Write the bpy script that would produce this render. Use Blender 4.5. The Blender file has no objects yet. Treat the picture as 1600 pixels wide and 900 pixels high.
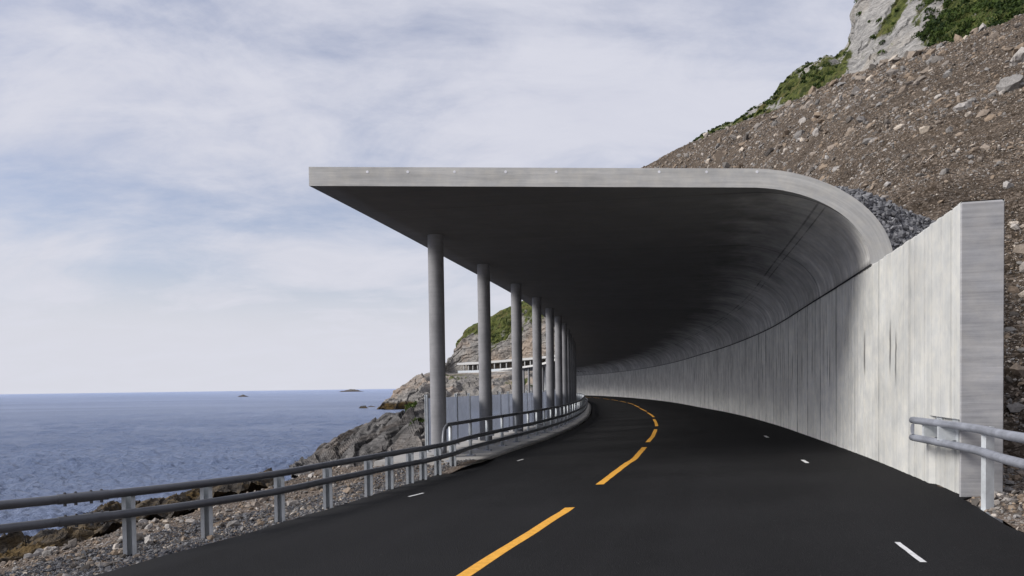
import bpy, math, random
import numpy as np
from mathutils import Matrix, Vector, Quaternion

SC = bpy.context.scene
COL = SC.collection
random.seed(7)
RNG = np.random.default_rng(7)

# ------------------------------------------------------------------ camera, world, sun, exposure
F_PX, ROLL, PITCH = 1200.0, math.radians(0.8), math.atan(1200.0 * 2.5e-5)
HORIZ_Y = 604.8
PP_Y = HORIZ_Y + F_PX * math.tan(PITCH)
cam_data = bpy.data.cameras.new('camera')
cam = bpy.data.objects.new('camera', cam_data)
COL.objects.link(cam)
r0, u0, f0 = Vector((1, 0, 0)), Vector((0, math.sin(PITCH), math.cos(PITCH))), Vector((0, math.cos(PITCH), -math.sin(PITCH)))
cr = r0 * math.cos(ROLL) - u0 * math.sin(ROLL)
cu = r0 * math.sin(ROLL) + u0 * math.cos(ROLL)
M = Matrix((cr, cu, -f0)).transposed().to_4x4()
cam.matrix_world = M
cam_data.sensor_width = 36.0
cam_data.lens = 36.0 * F_PX / 1600.0
cam_data.shift_y = (PP_Y - 450.0) / 1600.0
cam_data.clip_start, cam_data.clip_end = 0.1, 100000.0
SC.camera = cam

SUN_EL = math.radians(33)
SUN_AZ = math.atan2(-1.0, -0.27)          # direction to the sun: over the sea, a touch behind the camera
SUN_DIR = Vector((math.cos(SUN_EL) * math.sin(SUN_AZ), math.cos(SUN_EL) * math.cos(SUN_AZ), math.sin(SUN_EL)))
sd = bpy.data.lights.new('sun', 'SUN')
sd.energy, sd.angle, sd.color = 2.7, math.radians(27.0), (1.0, 0.97, 0.925)
sun = bpy.data.objects.new('sun', sd)
COL.objects.link(sun)
sun.rotation_euler = SUN_DIR.to_track_quat('Z', 'Y').to_euler()
sun.location = (-40, 0, 60)

SC.view_settings.view_transform = 'Standard'
SC.view_settings.look = 'None'
SC.view_settings.gamma = 1.0
SC.view_settings.use_curve_mapping = False
SC.view_settings.exposure = 0.42
SC.cycles.use_denoising = True
SC.cycles.max_bounces = 8
SC.cycles.diffuse_bounces = 7


class NT:
    """small helper to write node trees"""
    def __init__(self, tree):
        self.t = tree

    def n(self, kind, props=None, **ins):
        node = self.t.nodes.new(kind)
        for k, v in (props or {}).items():
            setattr(node, k, v)
        for k, v in ins.items():
            key = int(k[1:]) if k[0] == 'i' and k[1:].isdigit() else k.replace('_', ' ')
            self.set(node.inputs[key], v)
        return node

    def set(self, sock, v):
        if isinstance(v, bpy.types.Node):
            v = v.outputs[0]
        if isinstance(v, bpy.types.NodeSocket):
            self.t.links.new(v, sock)
        else:
            sock.default_value = v

    def math(self, op, a, b=0.0, c=0.0, clamp=False):
        m = self.n('ShaderNodeMath', {'operation': op, 'use_clamp': clamp})
        self.set(m.inputs[0], a); self.set(m.inputs[1], b)
        if op in ('MULTIPLY_ADD', 'COMPARE', 'WRAP', 'SMOOTH_MIN'):
            self.set(m.inputs[2], c)
        return m.outputs[0]

    def mix(self, f, a, b, mode='MIX'):
        m = self.n('ShaderNodeMix', {'data_type': 'RGBA', 'blend_type': mode})
        self.set(m.inputs[0], f)
        self.set(m.inputs[6], a if not isinstance(a, tuple) else (*a, 1)[:4])
        self.set(m.inputs[7], b if not isinstance(b, tuple) else (*b, 1)[:4])
        return m.outputs[2]

    def rng(self, v, a, b, c=0.0, d=1.0):
        m = self.n('ShaderNodeMapRange', {'interpolation_type': 'SMOOTHSTEP'})
        for i, x in enumerate((v, a, b, c, d)):
            self.set(m.inputs[i], x)
        return m.outputs[0]

    def noise(self, vec, scale, detail=4.0, rough=0.55, dist=0.0):
        return self.n('ShaderNodeTexNoise', Vector=vec, Scale=scale, Detail=detail, Roughness=rough, Distortion=dist).outputs[0]

    def scaled(self, vec, s):
        return self.n('ShaderNodeVectorMath', {'operation': 'MULTIPLY'}, i0=vec, i1=s).outputs[0]


world = bpy.data.worlds.new('World')
SC.world = world
world.use_nodes = True
world.node_tree.nodes.clear()
w = NT(world.node_tree)
sky0 = w.n('ShaderNodeTexSky', {'sky_type': 'NISHITA', 'sun_disc': False, 'sun_elevation': SUN_EL,
                               'sun_rotation': SUN_AZ % (2 * math.pi), 'air_density': 1.0, 'dust_density': 1.2, 'ozone_density': 1.5})
sky = sky0
tc = w.n('ShaderNodeTexCoord').outputs['Generated']
sep = w.n('ShaderNodeSeparateXYZ', Vector=tc)
zz = w.math('ADD', w.math('MAXIMUM', sep.outputs[2], 0.0), 0.26)
pl = w.n('ShaderNodeCombineXYZ', X=w.math('DIVIDE', sep.outputs[0], zz), Y=w.math('DIVIDE', sep.outputs[1], zz), Z=0.0)
c1 = w.noise(w.scaled(pl, (1.0, 1.35, 1)), 1.3, 7.0, 0.60, 0.5)
c2 = w.noise(w.scaled(pl, (0.5, 0.9, 1)), 0.9, 3.0, 0.5, 0.2)
c3 = w.noise(w.scaled(pl, (2.4, 3.6, 1)), 1.6, 6.0, 0.65, 0.6)
dens = w.math('ADD', w.math('ADD', w.math('MULTIPLY', c1, 0.6), w.math('MULTIPLY', c2, 0.4)), w.math('MULTIPLY', c3, 0.16))
dip = w.rng(w.math('ABSOLUTE', w.math('SUBTRACT', sep.outputs[2], 0.215)), 0.0, 0.12, 0.085, -0.01)
dens = w.math('SUBTRACT', dens, dip)
cover = w.rng(dens, 0.39, 0.65, 0.15, 1.0)
low = w.rng(sep.outputs[2], 0.05, 0.20, 1.0, 0.0)
cover = w.math('MAXIMUM', cover, low)
skyb = w.n('ShaderNodeBackground', Color=w.mix(1.0, sky, (1.12, 0.97, 1.0), 'MULTIPLY'), Strength=0.10)
cloudcol = w.mix(w.rng(sep.outputs[2], 0.0, 0.35), (0.515, 0.522, 0.575), (0.490, 0.500, 0.570))
cloudcol = w.mix(w.rng(c3, 0.35, 0.7, 0.0, 0.5), cloudcol, (0.53, 0.538, 0.60))
cloudb = w.n('ShaderNodeBackground', Color=cloudcol, Strength=1.0)
ms = w.n('ShaderNodeMixShader', Fac=cover, i1=skyb, i2=cloudb)
w.n('ShaderNodeOutputWorld', Surface=ms)

# ------------------------------------------------------------------ numeric helpers


def ray(px, py):
    U, V = px - 800.0, PP_Y - py
    c, s = math.cos(ROLL), math.sin(ROLL)
    u, v = c * U + s * V, -s * U + c * V
    return np.array([u, F_PX * math.cos(PITCH) + v * math.sin(PITCH), -F_PX * math.sin(PITCH) + v * math.cos(PITCH)]) / F_PX


def at(px, py, d):
    r = ray(px, py)
    return r * (d / r[1])


def project(P):
    P = np.asarray(P, float)
    cp, sp = math.cos(PITCH), math.sin(PITCH)
    yc = P[:, 1] * cp - P[:, 2] * sp
    zc = P[:, 1] * sp + P[:, 2] * cp
    yc = np.where(yc < 0.05, np.nan, yc)
    u, v = F_PX * P[:, 0] / yc, F_PX * zc / yc
    c, s = math.cos(ROLL), math.sin(ROLL)
    return np.stack([800 + c * u - s * v, PP_Y - (s * u + c * v)], 1)


def _hash(ix, iy, iz, seed):
    h = (ix.astype(np.int64) * 374761393 + iy.astype(np.int64) * 668265263 + iz.astype(np.int64) * 1440662683 + seed * 974634541) & 0xffffffff
    h = ((h ^ (h >> 13)) * 1274126177) & 0xffffffff
    h = ((h ^ (h >> 16)) * 2246822519) & 0xffffffff
    return ((h ^ (h >> 15)) & 0xffffff) / float(0xffffff)


def vnoise(P, seed=0):
    i = np.floor(P); f = P - i
    f = f * f * f * (f * (f * 6 - 15) + 10)
    x, y, z = i[:, 0], i[:, 1], i[:, 2]
    r = 0
    for a in (0, 1):
        for b in (0, 1):
            for c in (0, 1):
                wgt = (f[:, 0] if a else 1 - f[:, 0]) * (f[:, 1] if b else 1 - f[:, 1]) * (f[:, 2] if c else 1 - f[:, 2])
                r = r + wgt * _hash(x + a, y + b, z + c, seed)
    return r * 2 - 1


def fbm(P, octaves=5, lac=2.07, gain=0.5, seed=0):
    a, r, n = 1.0, 0, 0
    P = P.copy()
    for k in range(octaves):
        r = r + a * vnoise(P, seed + k); n += a
        P = P * lac + 13.7; a *= gain
    return r / n


def ridged(P, octaves=5, lac=2.1, gain=0.52, seed=0):
    a, r, n = 1.0, 0, 0
    P = P.copy()
    for k in range(octaves):
        r = r + a * (1 - 2 * np.abs(vnoise(P, seed + k))); n += a
        P = P * lac + 7.3; a *= gain
    return r / n


def catmull(pts, m):
    """resample control points (k,3) to m points, centripetal-ish by index"""
    pts = np.asarray(pts, float)
    k = len(pts)
    t = np.linspace(0, k - 1, m)
    i = np.clip(np.floor(t).astype(int), 0, k - 2)
    f = (t - i)[:, None]
    ext = np.vstack([2 * pts[0] - pts[1], pts, 2 * pts[-1] - pts[-2]])
    p0, p1, p2, p3 = ext[i], ext[i + 1], ext[i + 2], ext[i + 3]
    return 0.5 * (2 * p1 + (p2 - p0) * f + (2 * p0 - 5 * p1 + 4 * p2 - p3) * f ** 2 + (3 * p1 - p0 - 3 * p2 + p3) * f ** 3)


def arclen(pts):
    return np.concatenate([[0], np.cumsum(np.linalg.norm(np.diff(pts, axis=0), axis=1))])


def by_length(pts, step):
    pts = catmull(pts, len(pts) * 60)
    L = arclen(pts)
    s = np.arange(0, L[-1], step)
    return np.stack([np.interp(s, L, pts[:, j]) for j in range(pts.shape[1])], 1)


def loft(rows, nu, nv, linear_v=False):
    """rows: list of polylines with the same number of points -> (nv,nu,3) grid"""
    R = np.array([catmull(r, nu) for r in rows])
    if linear_v:
        t = np.linspace(0, len(rows) - 1, nv); i = np.clip(t.astype(int), 0, len(rows) - 2); f = (t - i)[:, None, None]
        return R[i] * (1 - f) + R[i + 1] * f
    return np.stack([catmull(R[:, j], nv) for j in range(nu)], 1)


def grid_normals(G):
    du = np.gradient(G, axis=1); dv = np.gradient(G, axis=0)
    n = np.cross(du, dv)
    n /= np.linalg.norm(n, axis=2, keepdims=True) + 1e-9
    return n


def grid_faces(nv, nu, flip=False):
    a = (np.arange(nv - 1)[:, None] * nu + np.arange(nu - 1)[None]).ravel()
    q = np.stack([a, a + 1, a + nu + 1, a + nu], 1)
    return q[:, ::-1] if flip else q


def link(o, parent=None):
    COL.objects.link(o)
    if parent is not None:
        o.parent = parent
        o.location = Vector(o.location) - Vector(parent.location)
    return o


def mesh(name, V, Fc, mat, parent=None, smooth=False, uv=None, attrs=None, origin=None, matidx=None):
    """one mesh object from numpy verts and faces (array of quads/tris, or a list of tuples)"""
    V = np.asarray(V, np.float64).reshape(-1, 3)
    o0 = np.array(origin if origin is not None else (parent.location if parent is not None else (0, 0, 0)), float)
    V = V - o0
    me = bpy.data.meshes.new(name)
    if isinstance(Fc, np.ndarray):
        n, k = Fc.shape
        me.vertices.add(len(V)); me.vertices.foreach_set('co', V.astype(np.float32).ravel())
        me.loops.add(n * k); me.loops.foreach_set('vertex_index', Fc.astype(np.int32).ravel())
        me.polygons.add(n); me.polygons.foreach_set('loop_start', (np.arange(n) * k).astype(np.int32))
        me.update(calc_edges=True)
    else:
        me.from_pydata([tuple(v) for v in V], [], [tuple(int(i) for i in f) for f in Fc])
        me.update()
    for m in (mat if isinstance(mat, (list, tuple)) else [mat]):
        me.materials.append(m)
    if matidx is not None:
        me.polygons.foreach_set('material_index', np.asarray(matidx, np.int32))
    me.polygons.foreach_set('use_smooth', np.full(len(me.polygons), bool(smooth)))
    if uv is not None:
        uv = np.asarray(uv, np.float32)
        li = np.empty(len(me.loops), np.int32); me.loops.foreach_get('vertex_index', li)
        L = me.uv_layers.new(name='UVMap')
        L.data.foreach_set('uv', uv[li].ravel())
    for k, a in (attrs or {}).items():
        at_ = me.attributes.new(k, 'FLOAT', 'POINT')
        at_.data.foreach_set('value', np.asarray(a, np.float32).ravel())
    me.validate()
    ob = bpy.data.objects.new(name, me)
    ob.location = Vector(o0)
    return link(ob, parent)


def tag(o, label=None, cat=None, group=None, kind=None):
    for k, v in (('label', label), ('category', cat), ('group', group), ('kind', kind)):
        if v:
            o[k] = v
    return o


def thing(name, label, cat, loc, group=None):
    o = bpy.data.objects.new(name, None)
    o.empty_display_size = 0.3
    o.location = Vector([float(a) for a in loc])
    COL.objects.link(o)
    return tag(o, label, cat, group)


def child_copy(src, parent, offset, rot=None):
    o = src.copy()
    COL.objects.link(o)
    o.parent = parent
    o.location = Vector([float(a) for a in offset]) - Vector(parent.location)
    if rot is not None:
        o.rotation_euler = rot
    return o


def tube(path, r, n=14, caps=True):
    path = np.asarray(path, float)
    t = np.gradient(path, axis=0); t /= np.linalg.norm(t, axis=1, keepdims=True)
    up = np.array([0, 0, 1.0])
    if abs(t[0] @ up) > 0.95:
        up = np.array([0, 1.0, 0])
    a = np.cross(t, up); a /= np.linalg.norm(a, axis=1, keepdims=True)
    b = np.cross(a, t)
    th = np.linspace(0, 2 * np.pi, n, endpoint=False)
    rr = np.broadcast_to(np.asarray(r, float), (len(path),))[:, None, None]
    V = path[:, None] + rr * (np.cos(th)[None, :, None] * a[:, None] + np.sin(th)[None, :, None] * b[:, None])
    fs = []
    for i in range(len(path) - 1):
        for j in range(n):
            k = (j + 1) % n
            fs.append((i * n + j, i * n + k, (i + 1) * n + k, (i + 1) * n + j))
    if caps:
        fs.append(tuple(range(n - 1, -1, -1))); fs.append(tuple((len(path) - 1) * n + j for j in range(n)))
    return V.reshape(-1, 3), fs


def box(c, s, R=None):
    c, s = np.array(c, float), np.array(s, float) / 2
    V = np.array([(x, y, z) for x in (-1, 1) for y in (-1, 1) for z in (-1, 1)], float) * s
    if R is not None:
        V = V @ np.asarray(R).T
    return V + c, [(0, 1, 3, 2), (4, 6, 7, 5), (0, 4, 5, 1), (2, 3, 7, 6), (0, 2, 6, 4), (1, 5, 7, 3)]


def prism(outline, z0, z1):
    n = len(outline)
    V = [(x, y, z0) for x, y in outline] + [(x, y, z1) for x, y in outline]
    fs = [(i, (i + 1) % n, (i + 1) % n + n, i + n) for i in range(n)] + [tuple(range(n - 1, -1, -1)), tuple(range(n, 2 * n))]
    return np.array(V), fs


def merge(parts):
    V, fs, k = [], [], 0
    for v, f in parts:
        V.append(np.asarray(v)); fs += [tuple(i + k for i in q) for q in f]; k += len(v)
    return np.vstack(V), fs


# ------------------------------------------------------------------ materials


def newmat(name):
    m = bpy.data.materials.new(name)
    m.use_nodes = True
    m.node_tree.nodes.clear()
    g = NT(m.node_tree)
    return m, g


def finish(g, col, rough=0.8, bump=None, bstr=0.3, bdist=0.02, metal=0.0, spec=0.3, **kw):
    p = g.n('ShaderNodeBsdfPrincipled')
    g.set(p.inputs['Base Color'], col if not isinstance(col, tuple) else (*col, 1)[:4])
    g.set(p.inputs['Roughness'], rough); g.set(p.inputs['Metallic'], metal); g.set(p.inputs['Specular IOR Level'], spec)
    for k, v in kw.items():
        g.set(p.inputs[k.replace('_', ' ')], v)
    if bump is not None:
        b = g.n('ShaderNodeBump', Strength=bstr, Distance=bdist, Height=bump)
        g.set(p.inputs['Normal'], b)
    g.n('ShaderNodeOutputMaterial', Surface=p)
    return p


def m_concrete(name, base, streak='v', joint=0.0, stains=False, contrast=1.0, board=0.11, haunch_light=None, painted_fill_from=None):
    m, g = newmat(name)
    uv = g.n('ShaderNodeUVMap', {'uv_map': 'UVMap'}).outputs[0]
    s = g.n('ShaderNodeSeparateXYZ', Vector=uv)
    u, v = s.outputs[0], s.outputs[1]
    if streak == 'h':
        u, v = v, u
    uvw = g.n('ShaderNodeCombineXYZ', X=u, Y=v, Z=0.0).outputs[0]
    big = g.noise(uvw, 0.55, 4, 0.6)
    mid = g.noise(uvw, 3.2, 5, 0.65)
    st = g.noise(g.scaled(uvw, (3.2, 0.30, 1) if streak == 'v' else (9.0, 0.8, 1)), 1.0, 5, 0.62)
    st2 = g.noise(g.scaled(uvw, (28.0, 1.1, 1)), 1.0, 3, 0.6)
    b = g.n('ShaderNodeTexWhiteNoise', {'noise_dimensions': '1D'}, W=g.math('FLOOR', g.math('DIVIDE', u, board))).outputs[0]
    tone = g.math('ADD', g.math('MULTIPLY', g.math('SUBTRACT', big, 0.5), 0.75 * contrast), 1.0)
    tone = g.math('ADD', tone, g.math('MULTIPLY', g.math('SUBTRACT', st, 0.5), 0.55 * contrast))
    tone = g.math('ADD', tone, g.math('MULTIPLY', g.math('SUBTRACT', st2, 0.5), (0.13 if streak == 'v' else 0.45) * contrast))
    tone = g.math('ADD', tone, g.math('MULTIPLY', g.math('SUBTRACT', mid, 0.5), 0.45 * contrast))
    tone = g.math('ADD', tone, g.math('MULTIPLY', g.math('SUBTRACT', b, 0.5), 0.05 * contrast))
    if joint:
        jn = g.math('ABSOLUTE', g.math('SUBTRACT', g.math('FRACT', g.math('ADD', g.math('DIVIDE', u, joint), 0.31)), 0.5))
        wob = g.noise(g.scaled(uvw, (0.4, 1.2, 1)), 1.0, 3)
        line = g.rng(jn, g.math('MULTIPLY', wob, 0.11 / joint), 0.0, 0.0, 1.0)
        tone = g.math('MULTIPLY', tone, g.math('SUBTRACT', 1.0, g.math('MULTIPLY', line, g.math('MULTIPLY', g.rng(wob, 0.35, 0.6, 0.45, 0.95), g.rng(u, 3.0, 9.0, 0.25, 1.0) if stains else 0.8))))
    if stains:
        fu = g.math('FRACT', g.math('ADD', g.math('DIVIDE', u, 2.0), 0.31))
        cell = g.n('ShaderNodeTexWhiteNoise', {'noise_dimensions': '1D'}, W=g.math('FLOOR', g.math('ADD', g.math('DIVIDE', u, 2.0), 0.31)))
        cen = g.math('ABSOLUTE', g.math('SUBTRACT', fu, g.math('ADD', g.math('FRACT', g.math('ADD', 0.88, g.math('MULTIPLY', cell, 0.25))), g.math('MULTIPLY', g.math('SUBTRACT', g.noise(g.scaled(uvw, (0.5, 2.5, 1)), 1.0, 3), 0.5), 0.05))))
        sx = g.rng(cen, 0.034, 0.012)
        vv = g.math('ABSOLUTE', g.math('SUBTRACT', v, g.math('ADD', 1.75, g.math('MULTIPLY', cell, 0.25))))
        sy = g.rng(vv, 0.55, 0.15)
        tone = g.math('MULTIPLY', tone, g.math('SUBTRACT', 1.0, g.math('MULTIPLY', g.math('MULTIPLY', sx, sy), g.rng(st2, 0.3, 0.6, 0.30, 0.72))))
        # damp bluish dirt washed down from the seam
        dirt = g.math('MULTIPLY', g.math('MULTIPLY', g.rng(st, 0.46, 0.68), g.rng(v, 0.6, 2.8, 0.15, 1.0)), g.rng(u, 5.0, 9.0, 0.25, 1.0))
        tone = g.math('MULTIPLY', tone, g.math('SUBTRACT', 1.0, g.math('MULTIPLY', dirt, 0.5)))
    if painted_fill_from:  # wall further in is coloured lighter, standing in for ambient light inside the gallery
        tone = g.math('MULTIPLY', tone, g.rng(g.math('ADD', u, g.math('MULTIPLY', big, 2.0)), painted_fill_from, painted_fill_from + 6.0, 0.93, 1.30))
    basec = (*base, 1)
    if haunch_light:
        # painted light: pale tone over the curved part, in streaks along the formwork rings
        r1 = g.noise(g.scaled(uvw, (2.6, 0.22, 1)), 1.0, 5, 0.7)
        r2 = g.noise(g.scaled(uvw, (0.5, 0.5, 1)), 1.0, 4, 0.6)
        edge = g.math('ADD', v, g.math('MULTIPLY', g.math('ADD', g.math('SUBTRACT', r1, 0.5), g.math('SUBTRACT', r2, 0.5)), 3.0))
        basec = g.mix(g.rng(edge, 0.4, 3.3, 1.0, 0.0), (*base, 1), (*haunch_light, 1))
        tone = g.math('MULTIPLY', tone, g.rng(r1, 0.3, 0.7, 0.82, 1.14))
        tone = g.math('MULTIPLY', tone, g.rng(g.noise(uvw, 1.3, 5, 0.7), 0.3, 0.7, 0.8, 1.18))
        blk = g.math('DIVIDE', g.math('SUBTRACT', u, 4.9), 5.6)
        bw = g.n('ShaderNodeTexWhiteNoise', {'noise_dimensions': '1D'}, W=g.math('FLOOR', blk)).outputs[0]
        tone = g.math('MULTIPLY', tone, g.math('ADD', 0.85, g.math('MULTIPLY', bw, 0.3)))
        bj = g.rng(g.math('ABSOLUTE', g.math('SUBTRACT', g.math('FRACT', g.math('ADD', blk, 0.5)), 0.5)), 0.006, 0.002)
        sj = g.math('MAXIMUM', g.rng(g.math('ABSOLUTE', g.math('SUBTRACT', v, 1.55)), 0.03, 0.008), g.rng(g.math('ABSOLUTE', g.math('SUBTRACT', v, 1.40)), 0.02, 0.006))
        tone = g.math('MULTIPLY', tone, g.math('SUBTRACT', 1.0, g.math('MULTIPLY', g.math('MAXIMUM', bj, g.math('MULTIPLY', sj, g.rng(r2, 0.35, 0.6))), 0.55)))
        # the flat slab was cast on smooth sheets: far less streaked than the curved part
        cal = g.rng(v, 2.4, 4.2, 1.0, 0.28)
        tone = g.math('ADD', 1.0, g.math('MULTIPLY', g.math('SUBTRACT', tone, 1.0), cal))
    tone = g.math('MAXIMUM', tone, 0.15)
    warm = g.mix(g.rng(mid, 0.35, 0.7), (0.97, 0.985, 1.03), (1.03, 1.0, 0.955))
    warm = g.mix(0.5, warm, (1.0, 1.0, 0.995))
    col = g.mix(1.0, g.mix(1.0, basec, warm, 'MULTIPLY'), tone, 'MULTIPLY')
    pores = g.noise(uvw, 40.0, 2, 0.7)
    hgt = g.math('ADD', g.math('ADD', g.math('MULTIPLY', st2, 0.5), g.math('MULTIPLY', b, 0.4)), g.math('MULTIPLY', pores, 0.35))
    finish(g, col, 0.88, hgt, 0.35, 0.010, spec=0.2)
    return m


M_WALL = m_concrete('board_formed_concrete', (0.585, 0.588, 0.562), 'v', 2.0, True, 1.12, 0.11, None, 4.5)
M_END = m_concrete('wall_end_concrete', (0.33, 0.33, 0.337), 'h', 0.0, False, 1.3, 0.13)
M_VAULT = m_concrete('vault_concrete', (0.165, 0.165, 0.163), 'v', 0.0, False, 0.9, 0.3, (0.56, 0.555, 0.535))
M_FASCIA = m_concrete('fascia_concrete', (0.56, 0.553, 0.525), 'h', 0.0, False, 0.95, 0.11)
M_PLINTH = m_concrete('plinth_concrete', (0.36, 0.35, 0.335), 'v', 0.0, False, 1.1, 0.5)


def m_column():
    m, g = newmat('column_concrete')
    oc = g.n('ShaderNodeTexCoord').outputs['Object']
    a = g.noise(g.scaled(oc, (1, 1, 0.6)), 2.2, 5, 0.65)
    b = g.noise(g.scaled(oc, (1, 1, 14)), 1.2, 3, 0.6)
    t = g.math('ADD', g.rng(a, 0.25, 0.75, 0.80, 1.15), g.math('MULTIPLY', g.math('SUBTRACT', b, 0.5), 0.25))
    finish(g, g.mix(1.0, (0.25, 0.25, 0.26), t, 'MULTIPLY'), 0.7, g.math('ADD', b, g.noise(oc, 60, 2)), 0.25, 0.008, spec=0.25)
    return m


M_COLUMN = m_column()


def m_asphalt():
    m, g = newmat('asphalt')
    oc = g.n('ShaderNodeTexCoord').outputs['Object']
    uv = g.n('ShaderNodeUVMap', {'uv_map': 'UVMap'}).outputs[0]
    fine = g.noise(oc, 55.0, 3, 0.7)
    grit = g.n('ShaderNodeTexVoronoi', Vector=oc, Scale=85.0).outputs[0]
    big = g.noise(oc, 0.35, 4, 0.6)
    track = g.noise(g.scaled(uv, (0.05, 1.3, 1)), 1.0, 3, 0.5)
    spk = g.rng(g.noise(oc, 30.0, 1, 0.4), 0.76, 0.82)
    t = g.math('ADD', g.rng(big, 0.3, 0.7, 0.80, 1.18), g.math('MULTIPLY', g.math('SUBTRACT', fine, 0.5), 1.1))
    t = g.math('MULTIPLY', t, g.rng(track, 0.3, 0.7, 0.93, 1.07))
    col = g.mix(1.0, (0.0150, 0.0149, 0.0158), t, 'MULTIPLY')
    col = g.mix(g.math('MULTIPLY', spk, 0.5), col, (0.10, 0.10, 0.10))
    hgt = g.math('ADD', g.math('MULTIPLY', grit, 0.8), fine)
    finish(g, col, g.rng(big, 0.3, 0.7, 0.82, 0.93), hgt, 0.7, 0.012, spec=0.12)
    return m


M_ASPHALT = m_asphalt()


def m_paint(name, c):
    m, g = newmat(name)
    oc = g.n('ShaderNodeTexCoord').outputs['Object']
    a = g.noise(oc, 14.0, 5, 0.7)
    wear = g.math('ADD', g.rng(g.noise(oc, 45.0, 3, 0.7), 0.56, 0.70), g.math('MULTIPLY', g.rng(g.noise(oc, 5.0, 5, 0.75), 0.55, 0.72), 0.7), clamp=True)
    t = g.rng(a, 0.25, 0.75, 0.8, 1.1)
    col = g.mix(g.math('MULTIPLY', wear, 0.45), g.mix(1.0, c, t, 'MULTIPLY'), tuple(x * 0.3 + 0.01 for x in c))
    finish(g, col, 0.7, g.noise(oc, 60, 2), 0.4, 0.006, spec=0.3)
    return m


M_YELLOW = m_paint('yellow_road_paint', (0.80, 0.40, 0.055))
M_WHITE = m_paint('white_road_paint', (0.72, 0.72, 0.72))


def m_steel(name, c, rough=0.48, metal=0.75):
    m, g = newmat(name)
    oc = g.n('ShaderNodeTexCoord').outputs['Object']
    v = g.n('ShaderNodeTexVoronoi', Vector=oc, Scale=22.0).outputs[1]
    sp = g.n('ShaderNodeSeparateXYZ', Vector=v).outputs[0]
    a = g.noise(oc, 3.0, 5, 0.7)
    t = g.math('ADD', g.rng(a, 0.3, 0.7, 0.82, 1.06), g.math('MULTIPLY', g.math('SUBTRACT', sp, 0.5), 0.07))
    finish(g, g.mix(1.0, c, t, 'MULTIPLY'), g.rng(a, 0.3, 0.7, rough - 0.08, rough + 0.12), g.noise(oc, 35, 3), 0.08, 0.004, metal, 0.5)
    return m


M_STEEL = m_steel('galvanised_steel', (0.36, 0.378, 0.425), 0.5, 0.45)
M_RAIL_DARK = m_steel('weathered_steel_rail', (0.13, 0.135, 0.15), 0.45, 0.35)
M_POST = m_steel('galvanised_post_steel', (0.58, 0.61, 0.63), 0.5, 0.3)
M_BOLT = m_steel('bolt_steel', (0.16, 0.16, 0.17), 0.5)


def m_plain(name, c, rough=0.7, metal=0.0):
    m, g = newmat(name)
    oc = g.n('ShaderNodeTexCoord').outputs['Object']
    t = g.rng(g.noise(oc, 4.0, 5, 0.7), 0.25, 0.75, 0.8, 1.12)
    finish(g, g.mix(1.0, c, t, 'MULTIPLY'), rough, None, metal=metal)
    return m


M_SEAL = m_plain('dark_joint_seal', (0.03, 0.03, 0.032), 0.9)
M_PLUG = m_plain('white_plug', (0.92, 0.92, 0.95), 0.5)
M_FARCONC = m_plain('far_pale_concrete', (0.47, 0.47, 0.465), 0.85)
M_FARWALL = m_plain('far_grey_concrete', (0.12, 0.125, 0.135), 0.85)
M_FARRAIL = m_plain('far_railing_metal', (0.50, 0.54, 0.58), 0.5)


def m_glass():
    m, g = newmat('frosted_screen_glass')
    oc = g.n('ShaderNodeTexCoord').outputs['Object']
    a = g.noise(g.scaled(oc, (1, 1, 0.6)), 2.0, 5, 0.65)
    p1 = g.n('ShaderNodeBsdfPrincipled', Roughness=0.22)
    g.set(p1.inputs['Base Color'], g.mix(g.rng(a, 0.3, 0.7), (0.20, 0.22, 0.27), (0.33, 0.35, 0.41)))
    g.set(p1.inputs['Specular IOR Level'], 0.5)
    tr = g.n('ShaderNodeBsdfTransparent', Color=(0.72, 0.76, 0.82, 1))
    tl = g.n('ShaderNodeBsdfTranslucent', Color=(0.55, 0.58, 0.66, 1))
    mx = g.n('ShaderNodeMixShader', Fac=0.45, i1=p1, i2=tl)
    mx2 = g.n('ShaderNodeMixShader', Fac=g.rng(a, 0.3, 0.7, 0.46, 0.22), i1=mx, i2=tr)
    g.n('ShaderNodeOutputMaterial', Surface=mx2)
    return m


M_GLASS = m_glass()


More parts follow.
